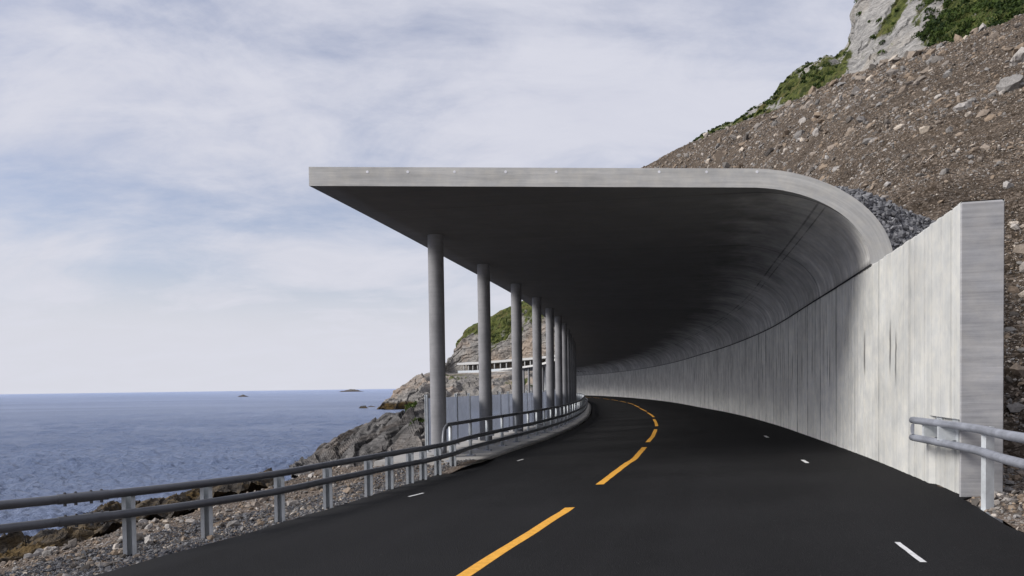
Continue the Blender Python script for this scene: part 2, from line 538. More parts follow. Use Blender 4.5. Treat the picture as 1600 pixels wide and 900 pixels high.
def m_rock(name, dark=(0.13, 0.125, 0.12), light=(0.36, 0.34, 0.32), tan=(0.42, 0.31, 0.22), tanf=0.3, scale=1.0, strata=(1, 0, 1), veg=True):
    m, g = newmat(name)
    oc = g.n('ShaderNodeTexCoord').outputs['Object']
    big = g.noise(oc, 0.12 * scale, 5, 0.6)
    mid = g.noise(oc, 0.9 * scale, 6, 0.7)
    rotd = g.n('ShaderNodeMapping', Vector=oc)
    rotd.inputs['Rotation'].default_value = strata
    rotd.inputs['Scale'].default_value = (0.25, 0.25, 2.4)
    lay = g.noise(rotd.outputs[0], 1.1 * scale, 5, 0.7, 0.6)
    f = g.math('ADD', g.math('MULTIPLY', mid, 0.5), g.math('MULTIPLY', lay, 0.5))
    col = g.mix(g.rng(f, 0.33, 0.66), dark, light)
    col = g.mix(g.math('MULTIPLY', g.rng(big, 0.5, 0.66), tanf), col, tan)
    crack = g.rng(g.math('ABSOLUTE', g.math('SUBTRACT', g.noise(rotd.outputs[0], 2.3 * scale, 6, 0.75, 0.8), 0.5)), 0.0, 0.03, 0.45, 1.0)
    col = g.mix(1.0, col, crack, 'MULTIPLY')
    wet = g.n('ShaderNodeAttribute', {'attribute_name': 'wet'}).outputs[2]
    weed = g.mix(g.rng(mid, 0.42, 0.6), (0.022, 0.017, 0.012), (0.10, 0.065, 0.022))
    col = g.mix(wet, col, weed)
    if veg:
        va = g.n('ShaderNodeAttribute', {'attribute_name': 'veg'}).outputs[2]
        gm = g.noise(oc, 1.6 * scale, 6, 0.75)
        gr = g.mix(g.rng(gm, 0.36, 0.64), (0.022, 0.032, 0.010), (0.105, 0.118, 0.032))
        gr = g.mix(g.rng(g.noise(oc, 0.5 * scale, 3), 0.52, 0.66, 0, 0.6), gr, (0.13, 0.11, 0.045))
        col = g.mix(g.rng(g.math('ADD', va, g.math('MULTIPLY', g.math('SUBTRACT', mid, 0.5), 1.2)), 0.42, 0.58), col, gr)
    hgt = g.math('ADD', g.math('ADD', mid, lay), g.math('MULTIPLY', g.noise(oc, 6.0 * scale, 4, 0.7), 0.3))
    finish(g, col, 0.9, hgt, 0.9, 0.25 / scale, spec=0.15)
    return m


M_ROCK = m_rock('coast_rock', (0.050, 0.049, 0.049), (0.215, 0.205, 0.197), (0.42, 0.33, 0.26), 0.25, 1.0, (0.5, 0.7, 0.0))
M_CLIFF = m_rock('cliff_rock', (0.20, 0.195, 0.19), (0.44, 0.425, 0.40), (0.40, 0.34, 0.26), 0.35, 0.6, (0.2, 1.0, 0.3))
M_HEAD = m_rock('headland_rock', (0.11, 0.105, 0.10), (0.33, 0.31, 0.285), (0.40, 0.30, 0.22), 0.55, 0.25, (0.3, 0.6, 0.0))


def m_stone(name='broken_stone'):
    m, g = newmat(name)
    oc = g.n('ShaderNodeTexCoord').outputs['Object']
    tint = g.n('ShaderNodeAttribute', {'attribute_name': 'tint'}).outputs[2]
    cr_ = g.n('ShaderNodeValToRGB', Fac=tint)
    e = cr_.color_ramp.elements
    e[0].position, e[0].color = 0.0, (0.070, 0.062, 0.056, 1)
    e[1].position, e[1].color = 1.0, (0.50, 0.43, 0.35, 1)
    for p_, c_ in ((0.25, (0.14, 0.125, 0.11, 1)), (0.5, (0.235, 0.225, 0.215, 1)), (0.68, (0.25, 0.195, 0.145, 1)), (0.85, (0.36, 0.345, 0.33, 1))):
        x = e.new(p_); x.color = c_
    t = g.rng(g.noise(oc, 9.0, 5, 0.7), 0.25, 0.75, 0.65, 1.25)
    finish(g, g.mix(1.0, cr_.outputs[0], t, 'MULTIPLY'), 0.9, g.noise(oc, 18, 4, 0.7), 0.5, 0.03, spec=0.15)
    return m


M_STONE = m_stone()


def m_crushed():
    m, g = newmat('crushed_grey_rock')
    oc = g.n('ShaderNodeTexCoord').outputs['Object']
    tint = g.n('ShaderNodeAttribute', {'attribute_name': 'tint'}).outputs[2]
    col = g.mix(tint, (0.060, 0.062, 0.070), (0.29, 0.29, 0.30))
    t = g.rng(g.noise(oc, 12.0, 4, 0.7), 0.25, 0.75, 0.7, 1.2)
    finish(g, g.mix(1.0, col, t, 'MULTIPLY'), 0.9, g.noise(oc, 25, 3, 0.7), 0.5, 0.02, spec=0.15)
    return m


M_CRUSH = m_crushed()


def m_soil(name, a, b, c, sc=1.0):
    m, g = newmat(name)
    oc = g.n('ShaderNodeTexCoord').outputs['Object']
    n1 = g.noise(oc, 0.25 * sc, 5, 0.65)
    n2 = g.noise(oc, 3.0 * sc, 6, 0.75)
    vo = g.n('ShaderNodeTexVoronoi', {'distance': 'EUCLIDEAN'}, Vector=g.scaled(oc, (1, 1, 1.4)), Scale=5.0 * sc, Randomness=1.0)
    vo2 = g.n('ShaderNodeTexVoronoi', Vector=oc, Scale=14.0 * sc)
    cell = g.n('ShaderNodeSeparateXYZ', Vector=vo.outputs[1]).outputs[0]
    cell2 = g.n('ShaderNodeSeparateXYZ', Vector=vo2.outputs[1]).outputs[0]
    col = g.mix(g.rng(n2, 0.3, 0.7), a, b)
    col = g.mix(g.math('MULTIPLY', g.rng(cell, 0.55, 0.9), g.rng(vo.outputs[0], 0.5, 0.3)), col, c)
    col = g.mix(g.math('MULTIPLY', g.rng(cell2, 0.5, 0.95), 0.8), col, c)
    col = g.mix(1.0, col, g.rng(n1, 0.3, 0.7, 0.72, 1.22), 'MULTIPLY')
    wet = g.n('ShaderNodeAttribute', {'attribute_name': 'wet'}).outputs[2]
    col = g.mix(wet, col, g.mix(g.rng(n2, 0.42, 0.6), (0.022, 0.017, 0.012), (0.10, 0.065, 0.022)))
    hgt = g.math('ADD', g.math('SUBTRACT', 1.0, vo.outputs[0]), g.math('ADD', g.math('MULTIPLY', vo2.outputs[0], -0.5), n2))
    finish(g, col, 0.95, hgt, 0.9, 0.10 / sc, spec=0.1)
    return m


M_SCREE = m_soil('scree_soil', (0.034, 0.026, 0.019), (0.092, 0.070, 0.051), (0.195, 0.160, 0.130))
M_SHOULDER = m_soil('shoulder_gravel', (0.070, 0.054, 0.043), (0.165, 0.125, 0.095), (0.24, 0.215, 0.195), 4.0)


def m_water():
    m, g = newmat('sea_water')
    oc = g.n('ShaderNodeTexCoord').outputs['Object']
    a = g.noise(g.scaled(oc, (0.8, 1.6, 1)), 0.9, 7, 0.68, 0.4)
    b = g.noise(g.scaled(oc, (0.10, 0.30, 1)), 0.5, 4, 0.6, 0.3)
    sw = g.noise(g.scaled(oc, (0.004, 0.012, 1)), 1.0, 4, 0.6, 0.3)
    chop = g.noise(g.scaled(oc, (1.0, 2.2, 1)), 2.4, 5, 0.7, 0.5)
    hgt = g.math('ADD', g.math('MULTIPLY', g.math('ADD', a, g.math('MULTIPLY', chop, 0.5)), 1.0), g.math('MULTIPLY', b, 2.2))
    col = g.mix(g.rng(sw, 0.35, 0.65), (0.245, 0.318, 0.510), (0.330, 0.405, 0.600))
    p = finish(g, col, 0.28, hgt, 1.0, 2.2, spec=0.10, IOR=1.33)
    return m


M_WATER = m_water()


def m_leaf():
    m, g = newmat('shrub_leaf')
    tint = g.n('ShaderNodeAttribute', {'attribute_name': 'tint'}).outputs[2]
    col = g.mix(tint, (0.014, 0.030, 0.008), (0.085, 0.125, 0.026))
    p = g.n('ShaderNodeBsdfPrincipled', Roughness=0.7)
    g.set(p.inputs['Base Color'], col); g.set(p.inputs['Specular IOR Level'], 0.2)
    tl = g.n('ShaderNodeBsdfTranslucent', Color=col)
    g.n('ShaderNodeOutputMaterial', Surface=g.n('ShaderNodeMixShader', Fac=0.25, i1=p, i2=tl))
    return m


M_LEAF = m_leaf()
M_WOOD = m_plain('twig_bark', (0.07, 0.05, 0.035), 0.9)

# ------------------------------------------------------------------ the road line: inner face of the mountain-side wall
SEA_Z = -8.0
W_PTS = [(0.6, -14), (2.55, -4), (3.75, 2.6), (4.72, 7.07), (5.42, 9.3), (6.62, 14.2), (8.03, 20.5), (10.2, 30.6), (12.0, 42), (13.35, 53.75),
         (15.0, 70), (16.0, 86), (16.3, 101), (15.9, 116), (14.7, 131), (12.4, 146), (9.0, 160), (4.6, 172)]
W_RAW = by_length(np.array([(x, y, 0) for x, y in W_PTS], float), 0.1)
_i0 = int(np.argmin(np.abs(W_RAW[:, 1] - 9.25)))
W_S = (np.arange(len(W_RAW)) - _i0) * 0.1
_t = np.gradient(W_RAW[:, :2], axis=0)
for _ in range(6):
    _t = (np.vstack([_t[:1], _t[:-1]]) + _t + np.vstack([_t[1:], _t[-1:]])) / 3
_t /= np.linalg.norm(_t, axis=1, keepdims=True)


def Wp(s):
    return np.array([np.interp(s, W_S, W_RAW[:, 0]), np.interp(s, W_S, W_RAW[:, 1])]).T


def Wt(s):
    t = np.array([np.interp(s, W_S, _t[:, 0]), np.interp(s, W_S, _t[:, 1])]).T
    return t / np.linalg.norm(t, axis=-1, keepdims=True)


def Wn(s):
    t = Wt(s)
    return np.stack([-t[..., 1], t[..., 0]], -1)


def off(s, n):
    """point n metres to the left (sea side) of the wall face at arclength s"""
    s = np.asarray(s, float)
    return Wp(s) + np.asarray(n)[..., None] * Wn(s) if np.ndim(n) else Wp(s) + n * Wn(s)


def wall_z(y):
    return np.interp(y, [0, 14, 20.5, 30.6, 54, 100], [-1.38, -1.40, -1.45, -1.55, -1.63, -1.68])


S_END = float(W_S[-1]) - 1.0
EDGE_NEAR = [(-14, -11.8), (-5, -9.0), (0, -7.2), (5, -5.3), (8.3, -4.12), (9.5, -3.65), (11.9, -2.9), (14.5, -2.05), (16.8, -1.28), (17.2, -1.10),
             (17.7, -0.93), (21.3, -0.04), (25.3, 1.02), (31.6, 2.36)]


def edge_pt(s):
    """left road edge matched with wall station s"""
    q = off(s, 7.88)
    y = q[..., 1]
    ex = np.interp(y, [a for a, b in EDGE_NEAR], [b for a, b in EDGE_NEAR])
    k = np.clip((y - 24) / 7, 0, 1)
    x = ex * (1 - k) + q[..., 0] * k
    return np.stack([x, y], -1)


def edge_z(y):
    return np.interp(y, [0, 12, 18], [-1.87, -1.86, -1.77])


# ------------------------------------------------------------------ setting: road
def build_road():
    ss = np.concatenate([np.arange(W_S[0] + 0.5, 40, 0.3), np.arange(40, S_END, 1.0)])
    fr = np.linspace(0, 1, 15)
    wq, eq = off(ss, -0.25), edge_pt(ss)
    zw, ze = wall_z(wq[:, 1]), edge_z(eq[:, 1])
    G = np.zeros((len(ss), len(fr), 3)); UV = np.zeros((len(ss), len(fr), 2))
    for j, f in enumerate(fr):
        G[:, j, :2] = wq * (1 - f) + eq * f
        G[:, j, 2] = zw * (1 - f) + ze * f
        UV[:, j] = np.stack([ss, 8.1 * f + 0 * ss], 1)
    # the asphalt stops at the wall line ahead of the wall end
    fe = np.where(ss < 0.02, 0.28 / np.linalg.norm(eq - wq, axis=1) + 0.004 * fbm(np.stack([ss * 2.3, 0 * ss + 4, 0 * ss], 1), 3), 0.0)
    G[:, 0, :2] = wq * (1 - fe)[:, None] + eq * fe[:, None]
    G[:, 0, 2] = zw * (1 - fe) + ze * fe
    # frayed outer edge of the asphalt
    jit = 0.05 * fbm(np.stack([ss * 3.1, 0 * ss, 0 * ss], 1), 3)
    G[:, -1, 0] += jit
    n_ = len(ss)
    V = G.reshape(-1, 3)
    Fq = grid_faces(n_, len(fr))
    base = len(V)
    low = G[:, -1].copy(); low[:, 0] -= 0.04; low[:, 2] -= 0.12
    V = np.vstack([V, low])
    e0 = np.arange(n_ - 1) * len(fr) + len(fr) - 1
    Fe = np.stack([e0, base + np.arange(n_ - 1), base + np.arange(1, n_), e0 + len(fr)], 1)
    UVv = np.vstack([UV.reshape(-1, 2), UV[:, -1]])
    o = mesh('road', V, np.vstack([Fq[:, ::-1], Fe[:, ::-1]]), M_ASPHALT, smooth=True, uv=UVv)
    tag(o, 'black asphalt road curving left into the open concrete gallery', None, None, 'structure')
    return o


road = build_road()
_ss = np.arange(W_S[0] + 0.5, S_END, 0.1)
_wq, _eq = off(_ss, -0.25), edge_pt(_ss)
_zw, _ze = wall_z(_wq[:, 1]), edge_z(_eq[:, 1])
_d = _eq - _wq
_L = np.linalg.norm(_d, axis=1)


def road_coord(x, y):
    q = np.array([x, y]) - _wq
    cr_ = np.abs(q[:, 0] * _d[:, 1] - q[:, 1] * _d[:, 0]) / _L
    f = (q * _d).sum(1) / _L ** 2
    cr_ = np.where((f < -0.5) | (f > 1.6), 1e9, cr_)
    i = int(np.argmin(cr_))
    return _ss[i], f[i], _zw[i] * (1 - f[i]) + _ze[i] * f[i]


def road_pt(s, f, dz=0.0):
    a = [np.interp(s, _ss, _wq[:, k]) for k in (0, 1)]; b = [np.interp(s, _ss, _eq[:, k]) for k in (0, 1)]
    z = np.interp(s, _ss, _zw) * (1 - f) + np.interp(s, _ss, _ze) * f
    return np.stack([a[0] + (b[0] - a[0]) * f, a[1] + (b[1] - a[1]) * f, z + dz], -1)


def road_hit(px, py):
    z = -1.65
    for _ in range(12):
        r = ray(px, py); P = r * (z / r[2])
        s, f, z = road_coord(P[0], P[1])
    return s, f


def road_strip(name, s0, f0_, s1, f1_, width, mat, label=None, ragged=0.0, skew=0.0):
    k = max(8, int((s1 - s0) / 0.25))
    s = np.linspace(s0, s1, k); f = np.linspace(f0_, f1_, k)
    c = road_pt(s, f, 0.005)
    t = np.gradient(c, axis=0); t /= np.linalg.norm(t, axis=1, keepdims=True)
    n = np.cross(t, [0, 0, 1.0])
    jl, jr = (fbm(np.stack([s * 9, s * 0 + q, s * 0], 1), 2, seed=5) * ragged for q in (0.3, 9.7))
    ends = np.zeros(k); ends[0] = 1; ends[-1] = 1
    V = np.concatenate([c + n * (width / 2 + jl)[:, None] + t * (ends * skew)[:, None], c - n * (width / 2 + jr)[:, None] - t * (ends * skew)[:, None]])
    Fq = np.stack([np.arange(k - 1), np.arange(1, k), k + np.arange(1, k), k + np.arange(k - 1)], 1)
    o = mesh(name, V, Fq, mat, parent=road)
    if label:
        o['label'] = label
    return o


# yellow broken centre line
_marks = [((725, 900), (890, 794)), ((937, 757), (1007, 699)), ((1012, 691), (1024.5, 671)), ((1026, 666), (1021.5, 655))]
_d0 = [(road_hit(*a), road_hit(*b)) for a, b in _marks]
print('DASH', [(tuple(np.round(a, 2)), tuple(np.round(b, 2))) for a, b in _d0])
for i, (a, b) in enumerate(_d0):
    s0, f0_ = a
    s1, f1_ = b
    if i == 0:
        k_ = (f1_ - f0_) / (s1 - s0); f0_ -= k_ * 3.0; s0 -= 3.0
    road_strip('centre_dash', s0, f0_, s1, f1_, 0.125, M_YELLOW, None, 0.008, 0.03)
_per = (_d0[3][0][0] - _d0[1][0][0]) / 2.0
_s = _d0[3][0][0] + _per
_fl = _d0[3][1][1]
while _s < S_END - 10:
    f_ = np.clip(_fl + (0.52 - _fl) * min(1, (_s - _d0[3][0][0]) / 40.0), 0.3, 0.7)
    road_strip('centre_dash', _s, f_, _s + _per * 0.76, f_, 0.125, M_YELLOW, None, 0.006, 0.03)
    _s += _per
# short white survey marks
for (a, b), wd in ((((1402, 848), (1443, 879)), 0.05), (((1254, 719), (1262, 724)), 0.07), (((1195, 681), (1200, 684)), 0.08),
                   (((637, 777), (663, 770)), 0.05), (((808, 720.5), (817, 718)), 0.05)):
    A, B = road_hit(*a), road_hit(*b)
    if A[0] > B[0]:
        A, B = B, A
    road_strip('white_mark', A[0], A[1], B[0], B[1], wd, M_WHITE, None, 0.004)

# ------------------------------------------------------------------ setting: sea


def build_sea():
    th = np.radians(np.concatenate([np.linspace(-88, -44, 60), np.linspace(-43.8, 4, 760), np.linspace(4.4, 40, 50)]))
    r = np.concatenate([np.geomspace(22, 320, 820), np.geomspace(325, 60000, 90)])
    R, T = np.meshgrid(r, th, indexing='ij')
    X, Y = R * np.sin(T), R * np.cos(T)
    Z = np.zeros_like(X)
    g = np.random.default_rng(3)
    dr = np.gradient(r)[:, None]
    for k in range(46):
        lam = 0.4 * (4.2 / 0.4) ** g.random()
        a = np.radians(250 + g.normal(0, 32))
        kx, ky = np.cos(a) * 2 * np.pi / lam, np.sin(a) * 2 * np.pi / lam
        amp = 0.024 * lam ** 0.55
        fade = np.clip(1.6 - 4.0 * dr / lam, 0, 1)
        ph = kx * X + ky * Y + g.random() * 6.28
        sn = np.sin(ph)
        Z += amp * fade * (sn + 0.35 * (2 * ((sn + 1) / 2) ** 3 - 0.7))
    # patchy wind
    mod = 0.75 + 0.6 * fbm(np.stack([X.ravel() / 23, Y.ravel() / 23, 0 * X.ravel()], 1), 3, seed=21).reshape(X.shape)
    Z *= mod
    V = np.stack([X, Y, Z + SEA_Z], -1).reshape(-1, 3)
    o = mesh('sea', V, grid_faces(len(r), len(th), True), M_WATER, smooth=True)
    tag(o, 'rippled blue sea reaching the horizon', None, None, 'structure')


build_sea()

# ------------------------------------------------------------------ setting: coast below the road
S0E = 17.2


def coast_edge(y):
    e = edge_pt(W_S_Y(y))
    return e


def W_S_Y(y):
    q = edge_pt(W_S[::5])
    return np.interp(y, q[:, 1], W_S[::5])


def rock_displace(G, amp, lam, strata_dir, strata_lam, strata_amp, seed=0, normals=None, mask=None, along=None):
    P0 = P = G.reshape(-1, 3)
    if along is not None:
        a_ = np.array(along, float); a_ /= np.linalg.norm(a_)
        P = P - 0.72 * (P @ a_)[:, None] * a_
    n = (grid_normals(G) if normals is None else normals).reshape(-1, 3)
    d = np.array(strata_dir, float); d /= np.linalg.norm(d)
    warp = fbm(P / (lam * 1.3), 4, seed=seed + 30)
    q = (P0 @ d) / strata_lam + 1.3 * warp
    saw = q - np.floor(q)
    saw = np.where(saw < 0.78, saw / 0.78, (1 - saw) / 0.22)
    q2 = (P0 @ d) / (strata_lam * 0.31) + 0.9 * fbm(P / (lam * 0.5), 3, seed=seed + 40)
    saw2 = q2 - np.floor(q2)
    rd = ridged(P / lam, 6, seed=seed)
    disp = amp * rd + strata_amp * (saw - 0.5) * (0.6 + 0.8 * np.abs(vnoise(P / lam, seed + 9))) + 0.28 * strata_amp * (saw2 - 0.5)
    if mask is not None:
        disp = disp * mask.ravel()
    return (P0 + n * disp[:, None]).reshape(G.shape)


def build_coast():
    ys = np.concatenate([np.linspace(-12, 5, 40), np.linspace(5.1, 26, 260), np.linspace(26.3, 130, 160)])
    e = coast_edge(ys)
    wd = np.concatenate([np.linspace(-0.25, 6, 110), np.linspace(6.1, 34, 130), np.linspace(34.5, 60, 20)])
    crest = np.interp(ys, [0, 8, 12, 16, 20, 30, 60], [2.7, 2.55, 2.9, 3.6, 3.5, 3.6, 5.0])
    G = np.zeros((len(ys), len(wd), 3))
    # outward direction fans a little seaward
    for i in range(len(ys)):
        G[i, :, 0] = e[i, 0] - wd
        G[i, :, 1] = ys[i] + wd * 0.05
    X, Y = G[..., 0], G[..., 1]
    P2 = np.stack([X.ravel() / 2.2, Y.ravel() / 2.2, 0 * X.ravel()], 1)
    f1 = fbm(P2, 5, seed=3).reshape(X.shape)
    f2 = ridged(P2 * 0.55, 5, seed=8).reshape(X.shape)
    Wd = np.broadcast_to(wd, X.shape)
    cr_ = crest[:, None] + 0.5 * f1
    inner = edge_z(ys)[:, None] - 0.03 - 0.05 * Wd - 0.10 * np.clip(0.6 - np.abs(Wd - 0.8), 0, 1)
    plat = np.interp(ys, [15.5, 17.5, 22], [0, 0.15, -0.3])[:, None]
    fall = np.clip(Wd - cr_, 0, None)
    z = inner + plat - 0.52 * fall ** 1.02 + 0.11 * f1 * np.clip(Wd * 0.6, 0.05, 1.0) + f2 * 0.75 * np.clip(fall / 4, 0, 1)
    z = np.maximum(z, SEA_Z - 2.5 + 0.3 * f1)
    # drop below the plinth once the gallery starts
    drop = np.clip((ys - 26) / 6, 0, 1)[:, None] * np.clip(3.0 - Wd, 0, 3) * 0.5
    G[..., 2] = z - drop
    wet = np.clip((-4.9 - G[..., 2] + 0.8 * f1) / 1.4, 0, 1)
    o = mesh('coast_ground', G.reshape(-1, 3), grid_faces(len(ys), len(wd), False), M_SHOULDER, smooth=False, attrs={'wet': wet})
    tag(o, 'gravel shoulder falling as rough bank to the sea', None, None, 'structure')
    return G


COAST = build_coast()


def coast_z(x, y):
    i = np.argmin(np.abs(COAST[:, 0, 1] - y))
    r = COAST[i]
    return float(np.interp(-x, -r[:, 0], r[:, 2]))


def build_promontory():
    rows = [
        [(462, 768, 33), (494, 757, 32), (535, 750, 31), (578, 741, 30), (622, 732, 28), (660, 726, 26), (720, 720, 26)],
        [(462, 757, 50), (490, 746, 48), (530, 733, 45), (574, 718, 42), (622, 702, 38), (660, 688, 35), (720, 676, 35)],
        [(474, 739, 72), (494, 726, 73), (524, 710, 66), (568, 694, 58), (614, 678, 52), (662, 662, 46), (725, 654, 46)],
        [(482, 729, 86), (494, 718, 90), (512, 699, 86), (552, 681, 78), (596, 670, 72), (644, 655, 64), (730, 640, 60)],
        [(484, 728, 90), (496, 719, 96), (514, 703, 92), (552, 690, 86), (596, 680, 80), (644, 665, 74), (730, 650, 72)],
        [(486, 720, 104), (500, 720, 112), (520, 718, 112), (560, 714, 108), (610, 710, 104), (660, 706, 100), (740, 706, 100)],
    ]
    G = loft([[at(*p) for p in r] for r in rows], 420, 330, True)
    v = np.linspace(0, 5, 330)
    msk = np.interp(v, [0, 0.5, 2.6, 3.0, 4.0, 5], [0.6, 1, 0.9, 0.55, 0.8, 1])[:, None] * np.ones((1, 420))
    n = grid_normals(G)
    if n[100, 200, 2] < 0:
        n = -n
    n = n * 0.8 + np.array([0, -0.25, 0.45]); n /= np.linalg.norm(n, axis=2, keepdims=True)
    G = rock_displace(G, 1.15, 3.4, (0.60, 0.05, -0.80), 1.35, 1.25, 11, n, msk, (0.80, 0.10, 0.60))
    P = G.reshape(-1, 3)
    wet = np.clip((SEA_Z + 1.5 - P[:, 2] + 0.7 * fbm(P / 2, 3, seed=5)) / 0.8, 0, 1)
    pr = project(P)
    veg = 0.95 * np.clip((pr[:, 0] - 625) / 30, 0, 1) * np.clip((v.repeat(420) - 2.2) / 0.5, 0, 1) * (0.6 + 0.6 * fbm(P / 3, 4, seed=9))
    o = mesh('rock_promontory', P, grid_faces(330, 420, True), M_ROCK, smooth=False, attrs={'wet': wet, 'veg': veg})
    tag(o, 'bare grey layered rocks sloping into the sea beside the gallery', None, None, 'structure')
    return G


PROM = build_promontory()


def build_shore_rocks():
    rows = [
        [(-60, 905, 14), (20, 884, 15), (80, 862, 16), (150, 838, 17.5), (250, 806, 19.5), (340, 784, 22), (430, 760, 25)],
        [(-60, 880, 17), (10, 868, 18.5), (85, 850, 19), (150, 826, 20.5), (250, 797, 23), (340, 774, 26), (430, 750, 30)],
        [(-60, 862, 20), (25, 852, 22), (92, 848, 22), (140, 815, 24), (205, 797, 26), (300, 778, 29), (425, 741, 34)],
        [(-60, 872, 22), (25, 862, 24), (92, 856, 24), (140, 824, 27), (205, 806, 29), (300, 786, 32), (425, 750, 38)],
        [(-60, 900, 27), (25, 888, 29), (92, 880, 30), (140, 858, 32), (205, 842, 34), (300, 818, 38), (425, 784, 44)],
    ]
    G = loft([[at(*p) for p in r] for r in rows], 260, 150, True)
    G[-20:, :, 2] -= np.linspace(0, 3, 20)[:, None]
    n = np.zeros_like(G) + np.array([0, -0.2, 1.0]); n /= np.linalg.norm(n, axis=2, keepdims=True)
    G = rock_displace(G, 0.36, 1.9, (0.6, 0.1, -0.78), 0.9, 0.35, 44, n)
    P = G.reshape(-1, 3)
    wet = np.clip(0.85 + 0.5 * fbm(P / 1.5, 3, seed=6), 0, 1)
    o = mesh('shore_rocks', P, grid_faces(150, 260, True), M_ROCK, smooth=False, attrs={'wet': wet, 'veg': np.zeros(len(P))})
    tag(o, 'dark weed covered rocks at the foot of the gravel bank', None, None, 'structure')


build_shore_rocks()


def build_headland():
    rows = [
        [(575, 641, 300), (620, 645, 290), (660, 648, 282), (705, 652, 275), (748, 654, 265), (792, 656, 258), (827, 658, 250), (880, 662, 240), (960, 668, 230)],
        [(585, 634, 312), (617, 624, 308), (655, 621, 304), (705, 623, 296), (748, 625, 288), (792, 626, 280), (827, 627, 274), (880, 628, 264), (960, 630, 250)],
        [(592, 627, 322), (627, 610, 330), (660, 598, 335), (705, 602, 332), (748, 604, 325), (792, 603, 318), (827, 602, 310), (880, 601, 300), (960, 600, 285)],
        [(598, 622, 340), (640, 599, 365), (672, 582.5, 380), (705, 584, 420), (748, 583.5, 403), (792, 580.5, 384), (827, 578, 369), (880, 574, 342), (960, 569, 312)],
        [(604, 621, 352), (644, 599, 380), (676, 582, 398), (706, 582, 436), (748, 582, 418), (792, 579, 399), (827, 576, 384), (880, 572, 357), (960, 566, 327)],
        [(606, 622, 360), (648, 601, 390), (682, 583, 410), (707, 568, 442), (750, 556, 426), (792, 551, 406), (827, 548, 392), (880, 540, 364), (960, 525, 335)],
        [(608, 624, 370), (652, 604, 400), (690, 585, 425), (711, 549, 450), (752, 527, 436), (792, 515, 418), (827, 505, 404), (880, 480, 378), (960, 440, 350)],
        [(610, 626, 380), (656, 606, 412), (696, 588, 440), (722, 526, 460), (748, 504, 452), (790, 484, 440), (828, 463, 430), (880, 430, 405), (960, 380, 380)],
        [(615, 632, 400), (662, 612, 440), (705, 595, 470), (728, 535, 500), (752, 512, 490), (794, 492, 480), (832, 470, 470), (885, 436, 450), (965, 388, 430)],
    ]
    nu, nv = 460, 400
    G = loft([[at(*p) for p in r] for r in rows], nu, nv, True)
    n = grid_normals(G)
    if n[60, 200, 1] > 0:
        n = -n
    n = n * 0.6 + np.array([-0.15, -0.5, 0.4]); n /= np.linalg.norm(n, axis=2, keepdims=True)
    v = np.linspace(0, 8, nv)
    msk = np.interp(v, [0, 0.5, 2.4, 2.8, 4.2, 4.8, 6.3, 7.0, 8], [1.2, 1.6, 1.2, 0.15, 0.1, 1.3, 1.3, 0.5, 0.6])[:, None] * np.ones((1, nu))
    ue = np.clip(np.linspace(0, 1, nu) / 0.07, 0, 1)[None]
    G[..., 2] = G[..., 2] * ue + (SEA_Z - 1.5) * (1 - ue)
    msk = msk * ue
    G = rock_displace(G, 2.3, 15, (0.5, 0.2, -0.75), 6.5, 1.9, 31, n, msk)
    P = G.reshape(-1, 3)
    vv = v.repeat(nu)
    px = project(P)[:, 0]
    wet = np.clip((SEA_Z + 3.0 - P[:, 2] + 1.0 * fbm(P / 5, 3, seed=5)) / 0.8, 0, 1)
    fb = fbm(P / 22, 5, seed=77)
    veg = np.interp(vv, [0, 1.8, 2.2, 2.9, 3.1, 5.0, 5.9, 6.7, 8], [0, 0.05, 0.32, 0.35, 0.1, 0.0, 0.30, 0.95, 1.0]) + 0.9 * fb * (vv > 1.5)
    veg += np.clip((px - 735) / 40, 0, 1) * np.interp(vv, [5.2, 6.2], [0, 0.25])
    veg = np.where((px < 712) & (vv > 3.2), veg - 0.4, veg)
    o = mesh('headland', P, grid_faces(nv, nu, True), M_HEAD, smooth=False, attrs={'wet': wet, 'veg': veg})
    tag(o, 'far headland with green top and pale broken rock', None, None, 'structure')


build_headland()


